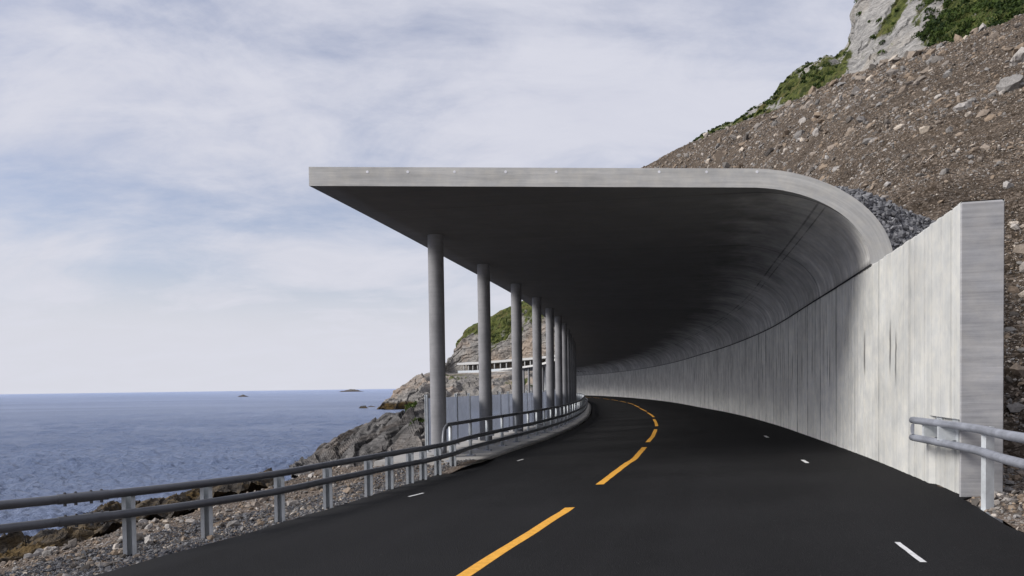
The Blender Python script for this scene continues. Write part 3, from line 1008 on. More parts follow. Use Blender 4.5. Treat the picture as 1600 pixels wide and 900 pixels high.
def build_scree():
    ridge = [(2100, -230, 48), (1900, -120, 54), (1740, -38, 62), (1600, 25, 75), (1440, 80, 105), (1330, 117, 130), (1210, 172, 160), (1100, 214, 190), (1010, 258, 220), (940, 292, 245)]
    base = [(10.5, -3, -1.55), (9.2, 3, -1.55), (8.2, 8, -1.5), (8.2, 12, -1.3), (9.4, 17, 1.2), (11.0, 25, 2.6), (14.2, 45, 3.0), (18.5, 85, 3.0), (18.6, 118, 3.0), (13, 150, 3.0)]
    R = [at(*p) for p in ridge]
    R = [np.array([62.0, -150, 46]), np.array([60.0, -70, 42]), np.array([56.0, -8, 38])] + R
    base = [(12, -150, -1.6), (11.5, -70, -1.6), (11, -25, -1.6)] + base
    ext = [r + (r - np.array(b)) * 0.03 + np.array([1.5, 2, -2.5]) for r, b in zip(R, base)]
    foot = [np.array([b[0] - 1.7, b[1] - 0.4, b[2] - 0.55]) for b in base]
    mid = [np.array(b) * 0.5 + r * 0.5 + np.array([0, 0, -0.6]) for b, r in zip(base, R)]
    G0 = loft([base, mid, R], 700, 420)
    # denser rows close to the road
    t = np.linspace(0, 1, 420) ** 1.5
    idx = t * 419
    i = np.clip(idx.astype(int), 0, 418); f = (idx - i)[:, None, None]
    G0 = G0[i] * (1 - f) + G0[i + 1] * f
    ft = catmull(foot, 700)[None]; ex = catmull(ext, 700)[None]
    G0 = np.concatenate([ft, G0, ex], 0)
    P = G0.reshape(-1, 3)
    n = grid_normals(G0)
    if n[200, 300, 2] < 0:
        n = -n
    d = 0.55 * fbm(P / 7, 5, seed=51) + 0.18 * ridged(P / 1.4, 3, seed=53)
    P = P + n.reshape(-1, 3) * d[:, None]
    G = P.reshape(G0.shape)
    o = mesh('scree_slope', P, grid_faces(422, 700, False), M_SCREE, smooth=False, attrs={'wet': np.zeros(len(P))})
    tag(o, 'steep brown scree slope above the gallery', None, None, 'structure')
    return G, n


SCREE, SCREE_N = build_scree()


def build_cliff():
    lo = [(1040, 246, 214), (1090, 220, 196), (1150, 200, 178), (1210, 174, 160), (1270, 146, 147), (1325, 121, 133), (1360, 110, 126), (1400, 98, 118), (1450, 80, 106), (1530, 52, 90), (1640, 12, 74), (1800, -62, 60)]
    m1 = [(1040, 246, 218), (1092, 219, 200), (1152, 196, 183), (1206, 165, 168), (1268, 128, 155), (1326, 100, 146), (1362, 80, 140), (1402, 64, 130), (1452, 44, 120), (1530, 14, 104), (1640, -40, 90), (1800, -130, 76)]
    m2 = [(1042, 245, 222), (1094, 217, 203), (1154, 192, 187), (1200, 160, 175), (1262, 114, 163), (1327, 84, 152), (1350, 30, 150), (1400, 14, 140), (1452, -10, 131), (1530, -40, 118), (1640, -100, 104), (1800, -200, 90)]
    tp = [(1044, 244, 226), (1096, 215, 207), (1150, 190, 193), (1197, 166, 183), (1240, 118, 176), (1322, 80, 166), (1338, 10, 162), (1375, -60, 155), (1440, -120, 146), (1530, -160, 134), (1640, -220, 118), (1800, -320, 105)]
    bk = [(1050, 252, 240), (1100, 224, 225), (1154, 200, 215), (1202, 176, 205), (1246, 130, 205), (1326, 92, 200), (1346, 22, 196), (1385, -40, 185), (1450, -100, 180), (1540, -140, 165), (1650, -200, 150), (1810, -300, 130)]
    lo0 = [at(a, b + 14, d - 3) for a, b, d in lo]
    nu, nv = 620, 360
    G = loft([lo0] + [[at(*p) for p in r] for r in (lo, m1, m2, tp, bk)], nu, nv, True)
    n = grid_normals(G)
    if n[100, 400, 1] > 0:
        n = -n
    n = n * 0.75 + np.array([-0.3, -0.3, 0.2]); n /= np.linalg.norm(n, axis=2, keepdims=True)
    v = np.linspace(0, 5, nv)
    px = project(G.reshape(-1, 3))[:, 0].reshape(nv, nu)
    msk = np.interp(v, [0, 0.6, 1.2, 3.6, 4.0, 5], [0.1, 0.3, 1, 1, 0.6, 0.6])[:, None] * np.interp(px, [1060, 1200, 1320], [0.25, 0.8, 1.0])
    G = rock_displace(G, 1.5, 9, (0.85, 0.1, -0.5), 5.0, 1.5, 61, n, msk)
    P = G.reshape(-1, 3)
    pp = project(P); px, py = pp[:, 0], pp[:, 1]
    fb = fbm(P / 8, 5, seed=91)
    veg = np.interp(px, [1060, 1180, 1230, 1315, 1335, 1420, 1455, 1500], [1.0, 0.75, 0.78, 0.80, 0.10, 0.18, 0.75, 0.9]) + 0.75 * fb
    veg = np.where(np.isnan(veg), 0.9, veg)
    # green ledges running up the rock face
    led = np.clip(1 - np.abs((px - 1405) + (py - 10) * 0.55) / 14, 0, 1) * np.clip((60 - py) / 40, 0, 1)
    veg = veg + np.nan_to_num(led) * 0.8
    o = mesh('cliff', P, grid_faces(nv, nu, True), M_CLIFF, smooth=False, attrs={'wet': np.zeros(len(P)), 'veg': veg})
    tag(o, 'grey rock cliff with green ledges above the scree', None, None, 'structure')
    return G, n, veg.reshape(nv, nu)


CLIFF, CLIFF_N, CLIFF_VEG = build_cliff()

# ------------------------------------------------------------------ stones
_phi = (1 + 5 ** 0.5) / 2
ICO_V = np.array([(-1, _phi, 0), (1, _phi, 0), (-1, -_phi, 0), (1, -_phi, 0), (0, -1, _phi), (0, 1, _phi), (0, -1, -_phi), (0, 1, -_phi), (_phi, 0, -1), (_phi, 0, 1), (-_phi, 0, -1), (-_phi, 0, 1)], float)
ICO_V /= np.linalg.norm(ICO_V[0])
ICO_F = np.array([(0, 11, 5), (0, 5, 1), (0, 1, 7), (0, 7, 10), (0, 10, 11), (1, 5, 9), (5, 11, 4), (11, 10, 2), (10, 7, 6), (7, 1, 8), (3, 9, 4), (3, 4, 2), (3, 2, 6), (3, 6, 8), (3, 8, 9), (4, 9, 5), (2, 4, 11), (6, 2, 10), (8, 6, 7), (9, 8, 1)])


def rock_shape(rng, flat=0.6, verts=None):
    v = (ICO_V if verts is None else verts).copy()
    for _ in range(7):                       # chop facets
        d = rng.normal(size=3); d /= np.linalg.norm(d)
        h = rng.uniform(0.45, 0.8)
        k = v @ d
        v = np.where((k > h)[:, None], v - (k - h)[:, None] * d, v)
    v *= rng.uniform(0.85, 1.15, (len(v), 1))
    return v * np.array([1.0, rng.uniform(0.6, 0.95), flat * rng.uniform(0.7, 1.2)])


SHAPES = np.array([rock_shape(RNG) for _ in range(40)])


def rand_rot(n, rng, up=None, tilt=0.5):
    a = rng.uniform(0, 2 * np.pi, n)
    Rz = np.zeros((n, 3, 3)); Rz[:, 0, 0] = np.cos(a); Rz[:, 0, 1] = -np.sin(a); Rz[:, 1, 0] = np.sin(a); Rz[:, 1, 1] = np.cos(a); Rz[:, 2, 2] = 1
    up = np.tile([0, 0, 1.0], (n, 1)) if up is None else up.copy()
    up = up + rng.normal(0, tilt, (n, 3)); up /= np.linalg.norm(up, axis=1, keepdims=True)
    x = np.cross(np.tile([0.13, 1, 0.2], (n, 1)), up); x /= np.linalg.norm(x, axis=1, keepdims=True)
    y = np.cross(up, x)
    return np.stack([x, y, up], 2) @ Rz


def stones(name, pos, size, mat, tint, up=None, tilt=0.45, sink=0.15, label=None, cat=None, rng=RNG):
    n = len(pos)
    sh = SHAPES[rng.integers(0, len(SHAPES), n)] * size[:, None, None]
    R = rand_rot(n, rng, up, tilt)
    u = np.tile([0, 0, 1.0], (n, 1)) if up is None else up
    V = np.einsum('nij,nkj->nki', R, sh) + (pos + u * (size * (0.32 - sink))[:, None])[:, None]
    Fq = (ICO_F[None] + (np.arange(n) * 12)[:, None, None]).reshape(-1, 3)
    o = mesh(name, V.reshape(-1, 3), Fq, mat, attrs={'tint': np.repeat(tint, 12)})
    return tag(o, label, cat, None, 'stuff')


def grid_sample(G, n_, N, rng, weight=None):
    """random points on a grid surface, weighted by cell area * weight"""
    a = G[1:, 1:] - G[:-1, :-1]; b = G[1:, :-1] - G[:-1, 1:]
    A = 0.5 * np.linalg.norm(np.cross(a, b), axis=2)
    c = 0.25 * (G[1:, 1:] + G[:-1, :-1] + G[1:, :-1] + G[:-1, 1:])
    wgt = A if weight is None else A * weight(c.reshape(-1, 3)).reshape(A.shape)
    p = wgt.ravel() / wgt.sum()
    k = rng.choice(len(p), N, p=p)
    i, j = np.divmod(k, A.shape[1])
    u, v = rng.random(N)[:, None], rng.random(N)[:, None]
    P = (G[i, j] * (1 - u) + G[i, j + 1] * u) * (1 - v) + (G[i + 1, j] * (1 - u) + G[i + 1, j + 1] * u) * v
    nn = n_[i, j]
    nn = np.where(nn[:, 2:3] < 0, -nn, nn)
    return P, nn


def frame_w(power):
    def f(c):
        q = project(c)
        ok = (q[:, 0] > 930) & (q[:, 0] < 1800) & (q[:, 1] > -140) & (q[:, 1] < 960) & (c[:, 1] > 2)
        d = np.linalg.norm(c, axis=1)
        return np.where(ok, 1.0 / d ** power, 1e-9)
    return f


def tint_mix(n, rng, tanf=0.25):
    t = np.clip(rng.normal(0.50, 0.24, n), 0.02, 0.68)
    k = rng.random(n)
    t = np.where(k < tanf, rng.uniform(0.62, 0.76, n), t)
    t = np.where(k > 0.84, rng.uniform(0.78, 1.0, n), t)
    return t


def scree_w(c):
    f_ = fbm(c / 6.0, 4, seed=17)
    return frame_w(1.75)(c) * np.clip(1.0 + 1.6 * f_, 0.15, 2.5)


P_, n_ = grid_sample(SCREE[1:-1], SCREE_N[1:-1], 62000, RNG, scree_w)
dd = np.linalg.norm(P_, axis=1)
sz = np.clip(0.00098 * dd, 0.03, 0.5) * (0.72 + 0.68 * RNG.pareto(2.5, len(dd)))
sz = np.minimum(sz, 0.0075 * dd + 0.08)
stones('scree_stones', P_, sz, M_STONE, tint_mix(len(dd), RNG), n_, 0.5, 0.12, 'loose broken stones strewn over the brown scree', None)

# crushed grey rock banked against the back of the vault
HROWS = [
    [(4.6, 15.9, 3.80), (5.7, 15.6, 3.75), (7.0, 14.7, 2.6), (7.5, 13.7, 1.3), (7.9, 13.4, 0.6)],
    [(4.4, 16.8, 3.9), (5.6, 16.6, 4.2), (7.1, 16.3, 3.65), (8.1, 15.6, 2.6), (8.7, 15.4, 1.8)],
    [(4.2, 18.6, 4.0), (5.8, 18.8, 4.5), (7.9, 18.4, 4.5), (9.3, 18.1, 3.8), (10.3, 17.8, 3.0)],
    [(4.2, 24.0, 4.2), (6.6, 24.0, 5.0), (9.4, 24.0, 5.5), (11.6, 24.0, 5.1), (13.6, 24, 4.4)],
    [(5.6, 38.0, 4.0), (8.4, 38.0, 5.4), (12.0, 38.0, 6.6), (15.0, 38.0, 6.8), (18.0, 38, 6.6)],
]
HG = loft([[np.array(p, float) for p in r] for r in HROWS], 90, 130)
hp = HG.reshape(-1, 3)
HG = (hp + np.array([0, 0, 1.0]) * (0.18 * fbm(hp / 0.9, 4, seed=15))[:, None]).reshape(HG.shape)
HN = grid_normals(HG)
hb = mesh('crushed_rock_bank', HG.reshape(-1, 3), grid_faces(130, 90, True), M_CRUSH, attrs={'tint': np.full(130 * 90, 0.12)})
tag(hb, 'bank of crushed grey rock heaped against the back of the vault', None, None, 'stuff')
P_, n_ = grid_sample(HG, HN, 26000, RNG, lambda c: 1.0 / (np.linalg.norm(c, axis=1) ** 2))
stones('crushed_rock_stones', P_, np.clip(RNG.lognormal(-2.85, 0.35, len(P_)), 0.03, 0.16), M_CRUSH, np.clip(RNG.normal(0.5, 0.24, len(P_)), 0, 1), n_, 0.8, 0.05,
       'crushed grey stones on the bank behind the vault', None)

# roadside gravel, left
CN = grid_normals(COAST)


def shoulder_w(c):
    q = project(c)
    ok = (q[:, 0] > -250) & (q[:, 0] < 780) & (q[:, 1] < 1000) & (c[:, 1] > 4) & (c[:, 1] < 26) & (c[:, 2] > -3.6)
    return np.where(ok, 1.0 / np.maximum(np.linalg.norm(c, axis=1), 4) ** 1.4, 1e-10)


P_, n_ = grid_sample(COAST, CN, 26000, RNG, shoulder_w)
e_ = edge_pt(W_S_Y(P_[:, 1]))[:, 0] - P_[:, 0]
keep = e_ > 0.03
P_, n_, e_ = P_[keep], n_[keep], e_[keep]
sz = np.clip(RNG.lognormal(-4.45, 0.80, len(P_)), 0.006, 0.15)
sz = np.where(e_ < 0.3, np.minimum(sz, 0.03), sz)
P2_, n2_ = grid_sample(COAST, CN, 26000, RNG, lambda c: shoulder_w(c) * np.where(edge_pt(W_S_Y(c[:, 1]))[:, 0] - c[:, 0] < 1.5, 1.0, 0.0) + 1e-12)
e2_ = edge_pt(W_S_Y(P2_[:, 1]))[:, 0] - P2_[:, 0]
P2_, n2_ = P2_[e2_ > -0.02], n2_[e2_ > -0.02]
stones('edge_gravel', P2_, np.clip(RNG.lognormal(-4.2, 0.45, len(P2_)), 0.008, 0.05), M_CRUSH, np.clip(RNG.normal(0.30, 0.22, len(P2_)), 0, 1), n2_, 0.7, 0.1, 'fine grey gravel along the asphalt edge', None)
stones('shoulder_stones', P_, sz, M_STONE, tint_mix(len(P_), RNG, 0.2), n_, 0.5, 0.1, 'loose gravel on the shoulder below the guardrail', None)
# larger blocks lower down the bank
P_, n_ = grid_sample(COAST, CN, 400, RNG, lambda c: np.where((c[:, 1] > 6) & (c[:, 1] < 22) & (c[:, 2] < -3.2) & (c[:, 2] > -8.4), 1.0, 1e-10))
stones('bank_blocks', P_, np.clip(RNG.lognormal(-1.0, 0.5, len(P_)), 0.12, 1.1), M_STONE, np.clip(RNG.normal(0.18, 0.12, len(P_)), 0, 0.5), n_, 0.5, 0.2, 'tumbled blocks on the bank above the water', None)

# roadside ground and gravel, right
ys = np.linspace(-10, 14, 160); nn_ = np.linspace(0, 5.2, 60)
q = Wp(W_S); ws = np.interp(ys, q[:, 1], W_S)
RG = np.zeros((160, 60, 3))
for j, a in enumerate(nn_):
    RG[:, j, :2] = off(ws, -a - 0.02)
    RG[:, j, 2] = wall_z(ys) - 0.03 + 0.06 * np.clip(a / 0.3, 0, 1) + 0.02 * a
p = RG.reshape(-1, 3)
RG[..., 2] += (0.04 * fbm(p / 0.6, 4, seed=4)).reshape(RG.shape[:2])
rv = mesh('verge_ground', RG.reshape(-1, 3), grid_faces(160, 60, False), M_SHOULDER, attrs={'wet': np.zeros(160 * 60)})
tag(rv, 'gravel verge beside the wall end', None, None, 'structure')
RN = grid_normals(RG)
P_, n_ = grid_sample(RG, RN, 14000, RNG, lambda c: np.where((c[:, 1] > 4.5), 1.0, 1e-9))
# keep clear of the wall body
s_ = np.interp(P_[:, 1], q[:, 1], W_S)
inw = (P_[:, 1] > 9.1) & (np.abs(P_[:, 0] - Wp(s_)[:, 0]) < 0.5)
P_, n_ = P_[~inw], n_[~inw]
stones('verge_stones', P_, np.clip(RNG.lognormal(-3.75, 0.6, len(P_)), 0.012, 0.14), M_STONE, tint_mix(len(P_), RNG, 0.2), n_, 0.6, 0.1, 'loose grey gravel beside the wall end and rail post', None)

# named boulders
_b = np.array(SHAPES[0])


def subdiv_ico(k):
    v = [tuple(x) for x in ICO_V]; f = [tuple(x) for x in ICO_F]
    for _ in range(k):
        cache = {}; nf = []

        def midp(a, b):
            key = (min(a, b), max(a, b))
            if key not in cache:
                m_ = (np.array(v[a]) + np.array(v[b])) / 2; m_ /= np.linalg.norm(m_)
                v.append(tuple(m_)); cache[key] = len(v) - 1
            return cache[key]
        for a, b, c in f:
            x, y, z = midp(a, b), midp(b, c), midp(c, a)
            nf += [(a, x, z), (b, y, x), (c, z, y), (x, y, z)]
        f = nf
    return np.array(v), np.array(f)


BV, BF = subdiv_ico(2)


def boulder(label, pos, r, tint, flat=0.65, seed=0, up=(0, 0, 1), tiltz=0.0, name='boulder', cat='boulder', sink=0.3):
    rng = np.random.default_rng(1000 + seed)
    v = rock_shape(rng, flat, BV)
    for _ in range(5):
        d = rng.normal(size=3); d /= np.linalg.norm(d); h = rng.uniform(0.3, 0.6); k = v @ d
        v = np.where((k > h)[:, None], v - (k - h)[:, None] * d, v)
    v = v + 0.05 * fbm(v * 2.2 + seed, 3)[:, None] * v
    R = rand_rot(1, rng, np.array([up], float), 0.12)[0]
    V = (v * r) @ R.T + np.array(pos) + np.array(up) * r * (flat * 0.6 - sink * flat)
    o = mesh(name, V, BF, M_STONE, attrs={'tint': np.full(len(V), tint)}, origin=pos)
    return tag(o, label, cat)


def hit_coast(px, py):
    best = None
    for d in np.linspace(5, 26, 500):
        P = at(px, py, d)
        if P[2] <= coast_z(P[0], P[1]):
            return P
    return at(px, py, 12)


for i, (px, py, rp, t, fl, lb) in enumerate([
    (170, 884, 22, 0.72, 0.35, 'flat tan slab at the foot of the nearest guardrail post'),
    (206, 856, 15, 0.55, 0.7, 'grey angular boulder just right of the nearest guardrail post'),
    (232, 850, 13, 0.86, 0.75, 'pale pointed boulder in the gravel right of the nearest post'),
    (286, 846, 11, 0.70, 0.6, 'brown stone in gravel between the two nearest guardrail posts'),
    (222, 818, 13, 0.88, 0.5, 'whitish stone on the gravel crest left of the second post'),
    (398, 790, 13, 0.60, 0.6, 'grey boulder touching the gravel left of the third guardrail post'),
    (455, 790, 15, 0.80, 0.55, 'broad pale stone in the gravel right of the third post'),
    (75, 868, 14, 0.45, 0.5, 'dark grey stone low on the gravel at the left picture edge'),
    (140, 886, 12, 0.58, 0.6, 'grey round stone left of the flat tan slab'),
    (335, 832, 9, 0.84, 0.6, 'small white stone beside the second post foot'),
]):
    P = hit_coast(px, py)
    boulder(lb, P, rp * P[1] / F_PX, t, fl, i)


def hit_scree(px, py):
    q = project(SCREE[1:-1].reshape(-1, 3))
    d = np.abs(q[:, 0] - px) + np.abs(q[:, 1] - py)
    k = int(np.nanargmin(d))
    nn = SCREE_N[1:-1].reshape(-1, 3)[k]
    return SCREE[1:-1].reshape(-1, 3)[k], nn if nn[2] > 0 else -nn


for i, (px, py, rp, t, fl, lb) in enumerate([
    (1125, 246, 12, 0.70, 0.7, 'rounded tan boulder perched just above the roof edge on the scree'),
    (1106, 254, 8, 0.98, 0.6, 'small cream boulder resting behind the roof edge'),
    (1578, 142, 24, 0.50, 0.7, 'big blue grey boulder on the scree at the right edge'),
    (1596, 96, 16, 0.88, 0.8, 'pale upright boulder high on the scree at the right edge'),
    (1508, 172, 12, 0.83, 0.6, 'light grey slab in the middle of the right scree'),
    (1445, 205, 14, 0.99, 0.45, 'bright cream slab on the scree above the wall end'),
    (1500, 214, 10, 0.70, 0.6, 'pinkish brown block right of the bright cream slab'),
    (1405, 200, 11, 0.97, 0.5, 'flat beige stone left of the bright cream slab'),
    (1348, 190, 10, 0.52, 0.7, 'dark grey block uphill of the vault curve'),
    (1403, 97, 11, 0.56, 0.6, 'grey slab at the top of the scree under the cliff'),
    (1575, 292, 14, 0.86, 0.5, 'pale broad stone beside the top of the wall end'),
    (1584, 352, 12, 0.95, 0.5, 'cream stone right of the wall end near its top'),
    (1388, 290, 9, 0.84, 0.5, 'pale stone on the scree just above the crushed rock bank'),
    (1300, 232, 8, 0.72, 0.6, 'brown stone on the scree over the roof bend'),
]):
    P, nr = hit_scree(px, py)
    boulder(lb, P, rp * np.linalg.norm(P) / F_PX, t, fl, 50 + i, nr)


def skerry(lb, px, py, d, lx, h, seed):
    c = at(px, py, d); c[2] = SEA_Z
    nu, nv = 70, 30
    u = np.linspace(-1, 1, nu); v = np.linspace(-1, 1, nv)
    U, Vv = np.meshgrid(u, v)
    prof = np.clip(1 - np.abs(U) ** 1.6 - Vv ** 2, -0.3, 1)
    nz = fbm(np.stack([U.ravel() * 3 + seed, Vv.ravel() * 2, 0 * U.ravel()], 1), 5, seed=seed).reshape(U.shape)
    G = np.stack([c[0] + U * lx, c[1] + Vv * lx * 0.5, SEA_Z + h * (prof * (0.7 + 0.8 * nz) - 0.05) + 0 * U], -1)
    G[..., 2] = np.maximum(G[..., 2], SEA_Z - 0.4)
    wet = np.clip((SEA_Z + h * 0.35 - G[..., 2]) / (h * 0.2), 0, 1)
    o = mesh('skerry', G.reshape(-1, 3), grid_faces(nv, nu), M_ROCK, attrs={'wet': wet, 'veg': np.zeros(nu * nv)}, origin=c)
    tag(o, lb, 'sea rock')


skerry('long low rocky islet on the horizon left of the headland', 549, 609.0, 2600, 46, 9.5, 1)
skerry('small dark rock awash far out in the middle of the sea', 380, 620.5, 1050, 8.5, 3.2, 2)
skerry('little dark rock in the water off the headland tip', 568, 637.6, 322, 2.2, 1.6, 3)
skerry('tiny rock touching the headland tip at the waterline', 580, 634.6, 345, 2.0, 0.6, 5)

# ------------------------------------------------------------------ the avalanche gallery
Y_PORTAL = 14.15
gal = thing('avalanche_gallery', 'open sided concrete avalanche gallery with curved vault over the road', 'gallery', (*off(4.8, 4.0), -1.55))
HJ = 2.14                                                    # height of the seam between wall and vault


def portal_s(n):
    s = 4.9
    for _ in range(30):
        s -= (off(s, n)[1] - Y_PORTAL) / Wt(s)[1]
    return s


def zceil(n):
    return 3.585 + (np.asarray(n) - 2.2) * 0.018


N_EDGE = 9.98
th = np.linspace(0, np.pi / 2, 22)
inner = [(2.2 - 2.2 * np.cos(a), HJ + 0.02 + (3.585 - HJ - 0.02) * np.sin(a)) for a in th] + [(n, float(zceil(n))) for n in np.linspace(2.2, N_EDGE, 16)[1:]]
outer = [(2.2 - 2.62 * np.cos(a), HJ + 0.02 + (3.585 + 0.345 - HJ - 0.02) * np.sin(a)) for a in th] + [(n, float(zceil(n)) + 0.345) for n in np.linspace(2.2, N_EDGE, 16)[1:]]


def build_roof():
    tau = np.concatenate([np.arange(0, 30, 0.5), np.arange(30, S_END - 8, 1.5)])
    prof = inner + outer[::-1]
    K = len(prof); ni = len(inner)
    G = np.zeros((len(tau), K, 3)); UV = np.zeros((len(tau), K, 2))
    ip = arclen(np.array([(a, b, 0) for a, b in prof]))
    for j, (n, z) in enumerate(prof):
        s0 = portal_s(n)
        s = 4.9 + tau + (s0 - 4.9) * np.clip(1 - tau / 14, 0, 1)
        G[:, j, :2] = off(s, n)
        G[:, j, 2] = z - 0.0012 * np.clip(tau - 20, 0, None)
        UV[:, j, 0] = s; UV[:, j, 1] = ip[j]
    V = G.reshape(-1, 3)
    fs, mi = [], []
    for i in range(len(tau) - 1):
        for j in range(K):
            k = (j + 1) % K
            fs.append((i * K + j, i * K + k, (i + 1) * K + k, (i + 1) * K + j))
            mi.append(1 if (j == ni - 1 or j >= ni) else 0)
    uv = UV.reshape(-1, 2)
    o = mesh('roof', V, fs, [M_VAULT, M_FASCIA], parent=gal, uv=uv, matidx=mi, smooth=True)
    o.data.polygons.foreach_set('use_smooth', [m != 1 for m in mi])
    # portal face: strip between inner and outer profile, set as its own part so the board marks run along it
    fi = G[0, :ni]; fo = G[0, ni:][::-1]
    L = arclen(0.5 * (fi + fo))
    y_ = np.array([0, -0.003, 0])
    W = np.concatenate([fi + y_, fo + y_])
    uvf = np.concatenate([np.stack([L, 0 * L], 1), np.stack([L, 0 * L + 0.345], 1)])
    Fq = np.stack([np.arange(ni - 1), np.arange(1, ni), ni + np.arange(1, ni), ni + np.arange(ni - 1)], 1)
    mesh('fascia', W, Fq[:, ::-1], M_FASCIA, parent=gal, uv=uvf)
    # far end closed face
    fi = G[-1, :ni]; fo = G[-1, ni:][::-1]
    mesh('end_face', np.concatenate([fi, fo]), Fq, M_FASCIA, parent=gal, uv=uvf)
    # white plugs along the fascia
    for px in (574, 637, 710, 790, 869, 1030, 1104, 1183):
        c = at(px, 268.5, Y_PORTAL - 0.004)
        a = np.linspace(0, 2 * np.pi, 12, endpoint=False)
        ring = np.stack([0.025 * np.cos(a), 0 * a, 0.025 * np.sin(a)], 1)
        V2 = np.concatenate([ring + c, ring + c - [0, 0.003, 0]])
        mesh('fascia_plug', V2, prism(np.zeros((12, 2)), 0, 1)[1], M_PLUG, parent=gal)
    # drip nib under the fascia edge
    a0, a1 = G[0, ni - 1], G[0, 24]
    return G


ROOF = build_roof()


def build_wall():
    us = [0.0]
    rng = np.random.default_rng(5)
    while us[-1] < 48:
        us.append(us[-1] + rng.uniform(0.085, 0.125))
    cols, top = [], 0
    dep = np.cumsum(rng.normal(0, 0.0015, 3000)) * 0
    for i in range(len(us) - 1):
        d = rng.uniform(0, 0.012); tj = rng.uniform(-0.012, 0.012)
        for u in (us[i], us[i + 1]):
            cols.append((u, d, tj))
    u = us[-1]
    while u < S_END:
        cols.append((u, 0.005, 0.0)); u += 0.8
    V, UV = [], []
    RZ = -0.47
    for (u, d, tj) in cols:
        lower = d + (0.055 if u < 1.25 else 0.0)
        q0, n_ = Wp(u), Wn(u)
        zb = float(wall_z(q0[1])) - 0.35
        zt = HJ + (tj if u < 6.5 else 0) - 0.0012 * max(0, u - 25)
        for (n, z) in ((-lower, zb), (-lower, RZ), (-d, RZ), (-d, zt - 0.02), (-d - 0.015, zt), (-0.47, zt), (-0.47, zb)):
            p = q0 + n * n_
            V.append((p[0], p[1], z)); UV.append((u, z + 1.4))
    K = 7; fs, mi = [], []
    for i in range(len(cols) - 1):
        for j in range(K):
            k = (j + 1) % K
            fs.append((i * K + j, (i + 1) * K + j, (i + 1) * K + k, i * K + k))
    V = np.array(V)
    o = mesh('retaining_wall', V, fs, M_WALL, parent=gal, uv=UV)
    # formed end face of the wall, with a small chamfer
    q0, n_, t = Wp(0.0), Wn(0.0), Wt(0.0)
    zb = -1.75
    pts = [(0.0, -0.004, 0.0), (-0.012, -0.026, 0), (-0.455, -0.026, 0), (-0.468, -0.004, 0)]
    Vv, fs, uv = [], [], []
    for z in (zb, HJ - 0.025, HJ):
        for (n, dt, _) in pts:
            ins = 0.012 if z == HJ else 0
            nn = n - ins if n > -0.2 else n + ins
            d = dt + (0.02 if z == HJ else 0)
            p = q0 + nn * n_ + d * t
            Vv.append((p[0], p[1], z)); uv.append((n, z))
    for r in range(2):
        for j in range(3):
            fs.append((r * 4 + j, r * 4 + j + 1, r * 4 + j + 5, r * 4 + j + 4))
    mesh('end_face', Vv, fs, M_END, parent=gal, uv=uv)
    # seam between vault and wall
    ss = np.concatenate([np.arange(5.0, 40, 0.5), np.arange(40, S_END - 8, 1.5)])
    a = off(ss, 0.004); zc = HJ + 0.008 - 0.0012 * np.clip(ss - 25, 0, None)
    V = np.concatenate([np.c_[a, zc - 0.028], np.c_[a, zc + 0.012]])
    k = len(ss)
    Fq = np.stack([np.arange(k - 1), np.arange(1, k), k + np.arange(1, k), k + np.arange(k - 1)], 1)
    mesh('seam', V, Fq, M_SEAL, parent=gal)


build_wall()


def build_plinth():
    s0 = W_S_Y(17.35)
    ss = np.concatenate([np.arange(s0, 40, 0.4), np.arange(40, S_END - 6, 1.5)])
    e = edge_pt(ss)
    tt = Wn(ss)
    # widens from a rounded nose at its start
    k = np.clip((ss - s0) / 0.9, 0, 1)
    nose = 0.55 * (1 - np.sqrt(1 - (1 - k) ** 2))
    inn = e + tt * (nose - 0.10)[:, None]
    outp = off(ss, np.full(len(ss), 10.45))
    z = np.interp(ss, [s0, 20, 60], [-1.695, -1.695, -1.70])
    rows = [np.c_[inn, z - 0.5], np.c_[inn, z - 0.02], np.c_[inn + tt * 0.03, z], np.c_[outp - tt * 0.03, z + 0.01], np.c_[outp, z - 0.02], np.c_[outp - 0 * tt, z - 5.5]]
    G = np.array(rows)
    L = arclen(G[:, 0])
    UV = np.zeros((*G.shape[:2], 2)); UV[..., 0] = ss[None]; UV[..., 1] = L[:, None]
    Fq = grid_faces(len(rows), len(ss), True)
    o = mesh('plinth', G.reshape(-1, 3), Fq, M_PLINTH, parent=gal, uv=UV.reshape(-1, 2))
    # closing face toward the camera
    V = G[:, 0]
    mesh('plinth_end', np.array([V[1], V[2], V[3], V[4], V[5], V[0] - [0, 0, 5]]) - [0, 0.004, 0], [(0, 1, 2, 3, 4, 5)], M_PLINTH, parent=gal, uv=np.array([(0, 0), (0, 0), (2.5, 0), (2.5, 0), (2.5, -5), (0, -5)]))
    return G


PL = build_plinth()


def build_columns():
    N_COL = 9.24
    r = 0.192
    a = np.linspace(0, 2 * np.pi, 40, endpoint=False)
    # unit column built once: base at z=0
    H = 3.72 + 1.71
    zs = [0, 0.0, 1.8, H]
    V = np.concatenate([np.stack([r * np.cos(a), r * np.sin(a), 0 * a + z], 1) for z in (0, H * 0.33, H * 0.66, H)])
    fs = []
    for i in range(3):
        for j in range(40):
            k = (j + 1) % 40
            fs.append((i * 40 + j, i * 40 + k, (i + 1) * 40 + k, (i + 1) * 40 + j))
    base_r = 0.215
    first = None
    s = W_S_Y(18.85) - 0.35
    q = off(s, N_COL)
    out = []
    while s < S_END - 14:
        p = off(s, N_COL)
        if first is None:
            first = mesh('column', V + np.array([p[0], p[1], -1.61]), fs, M_COLUMN, parent=gal, smooth=True, origin=(p[0], p[1], -1.70))
        else:
            child_copy(first, gal, (p[0], p[1], -1.70))
        out.append(s)
        s += 4.66
    return out


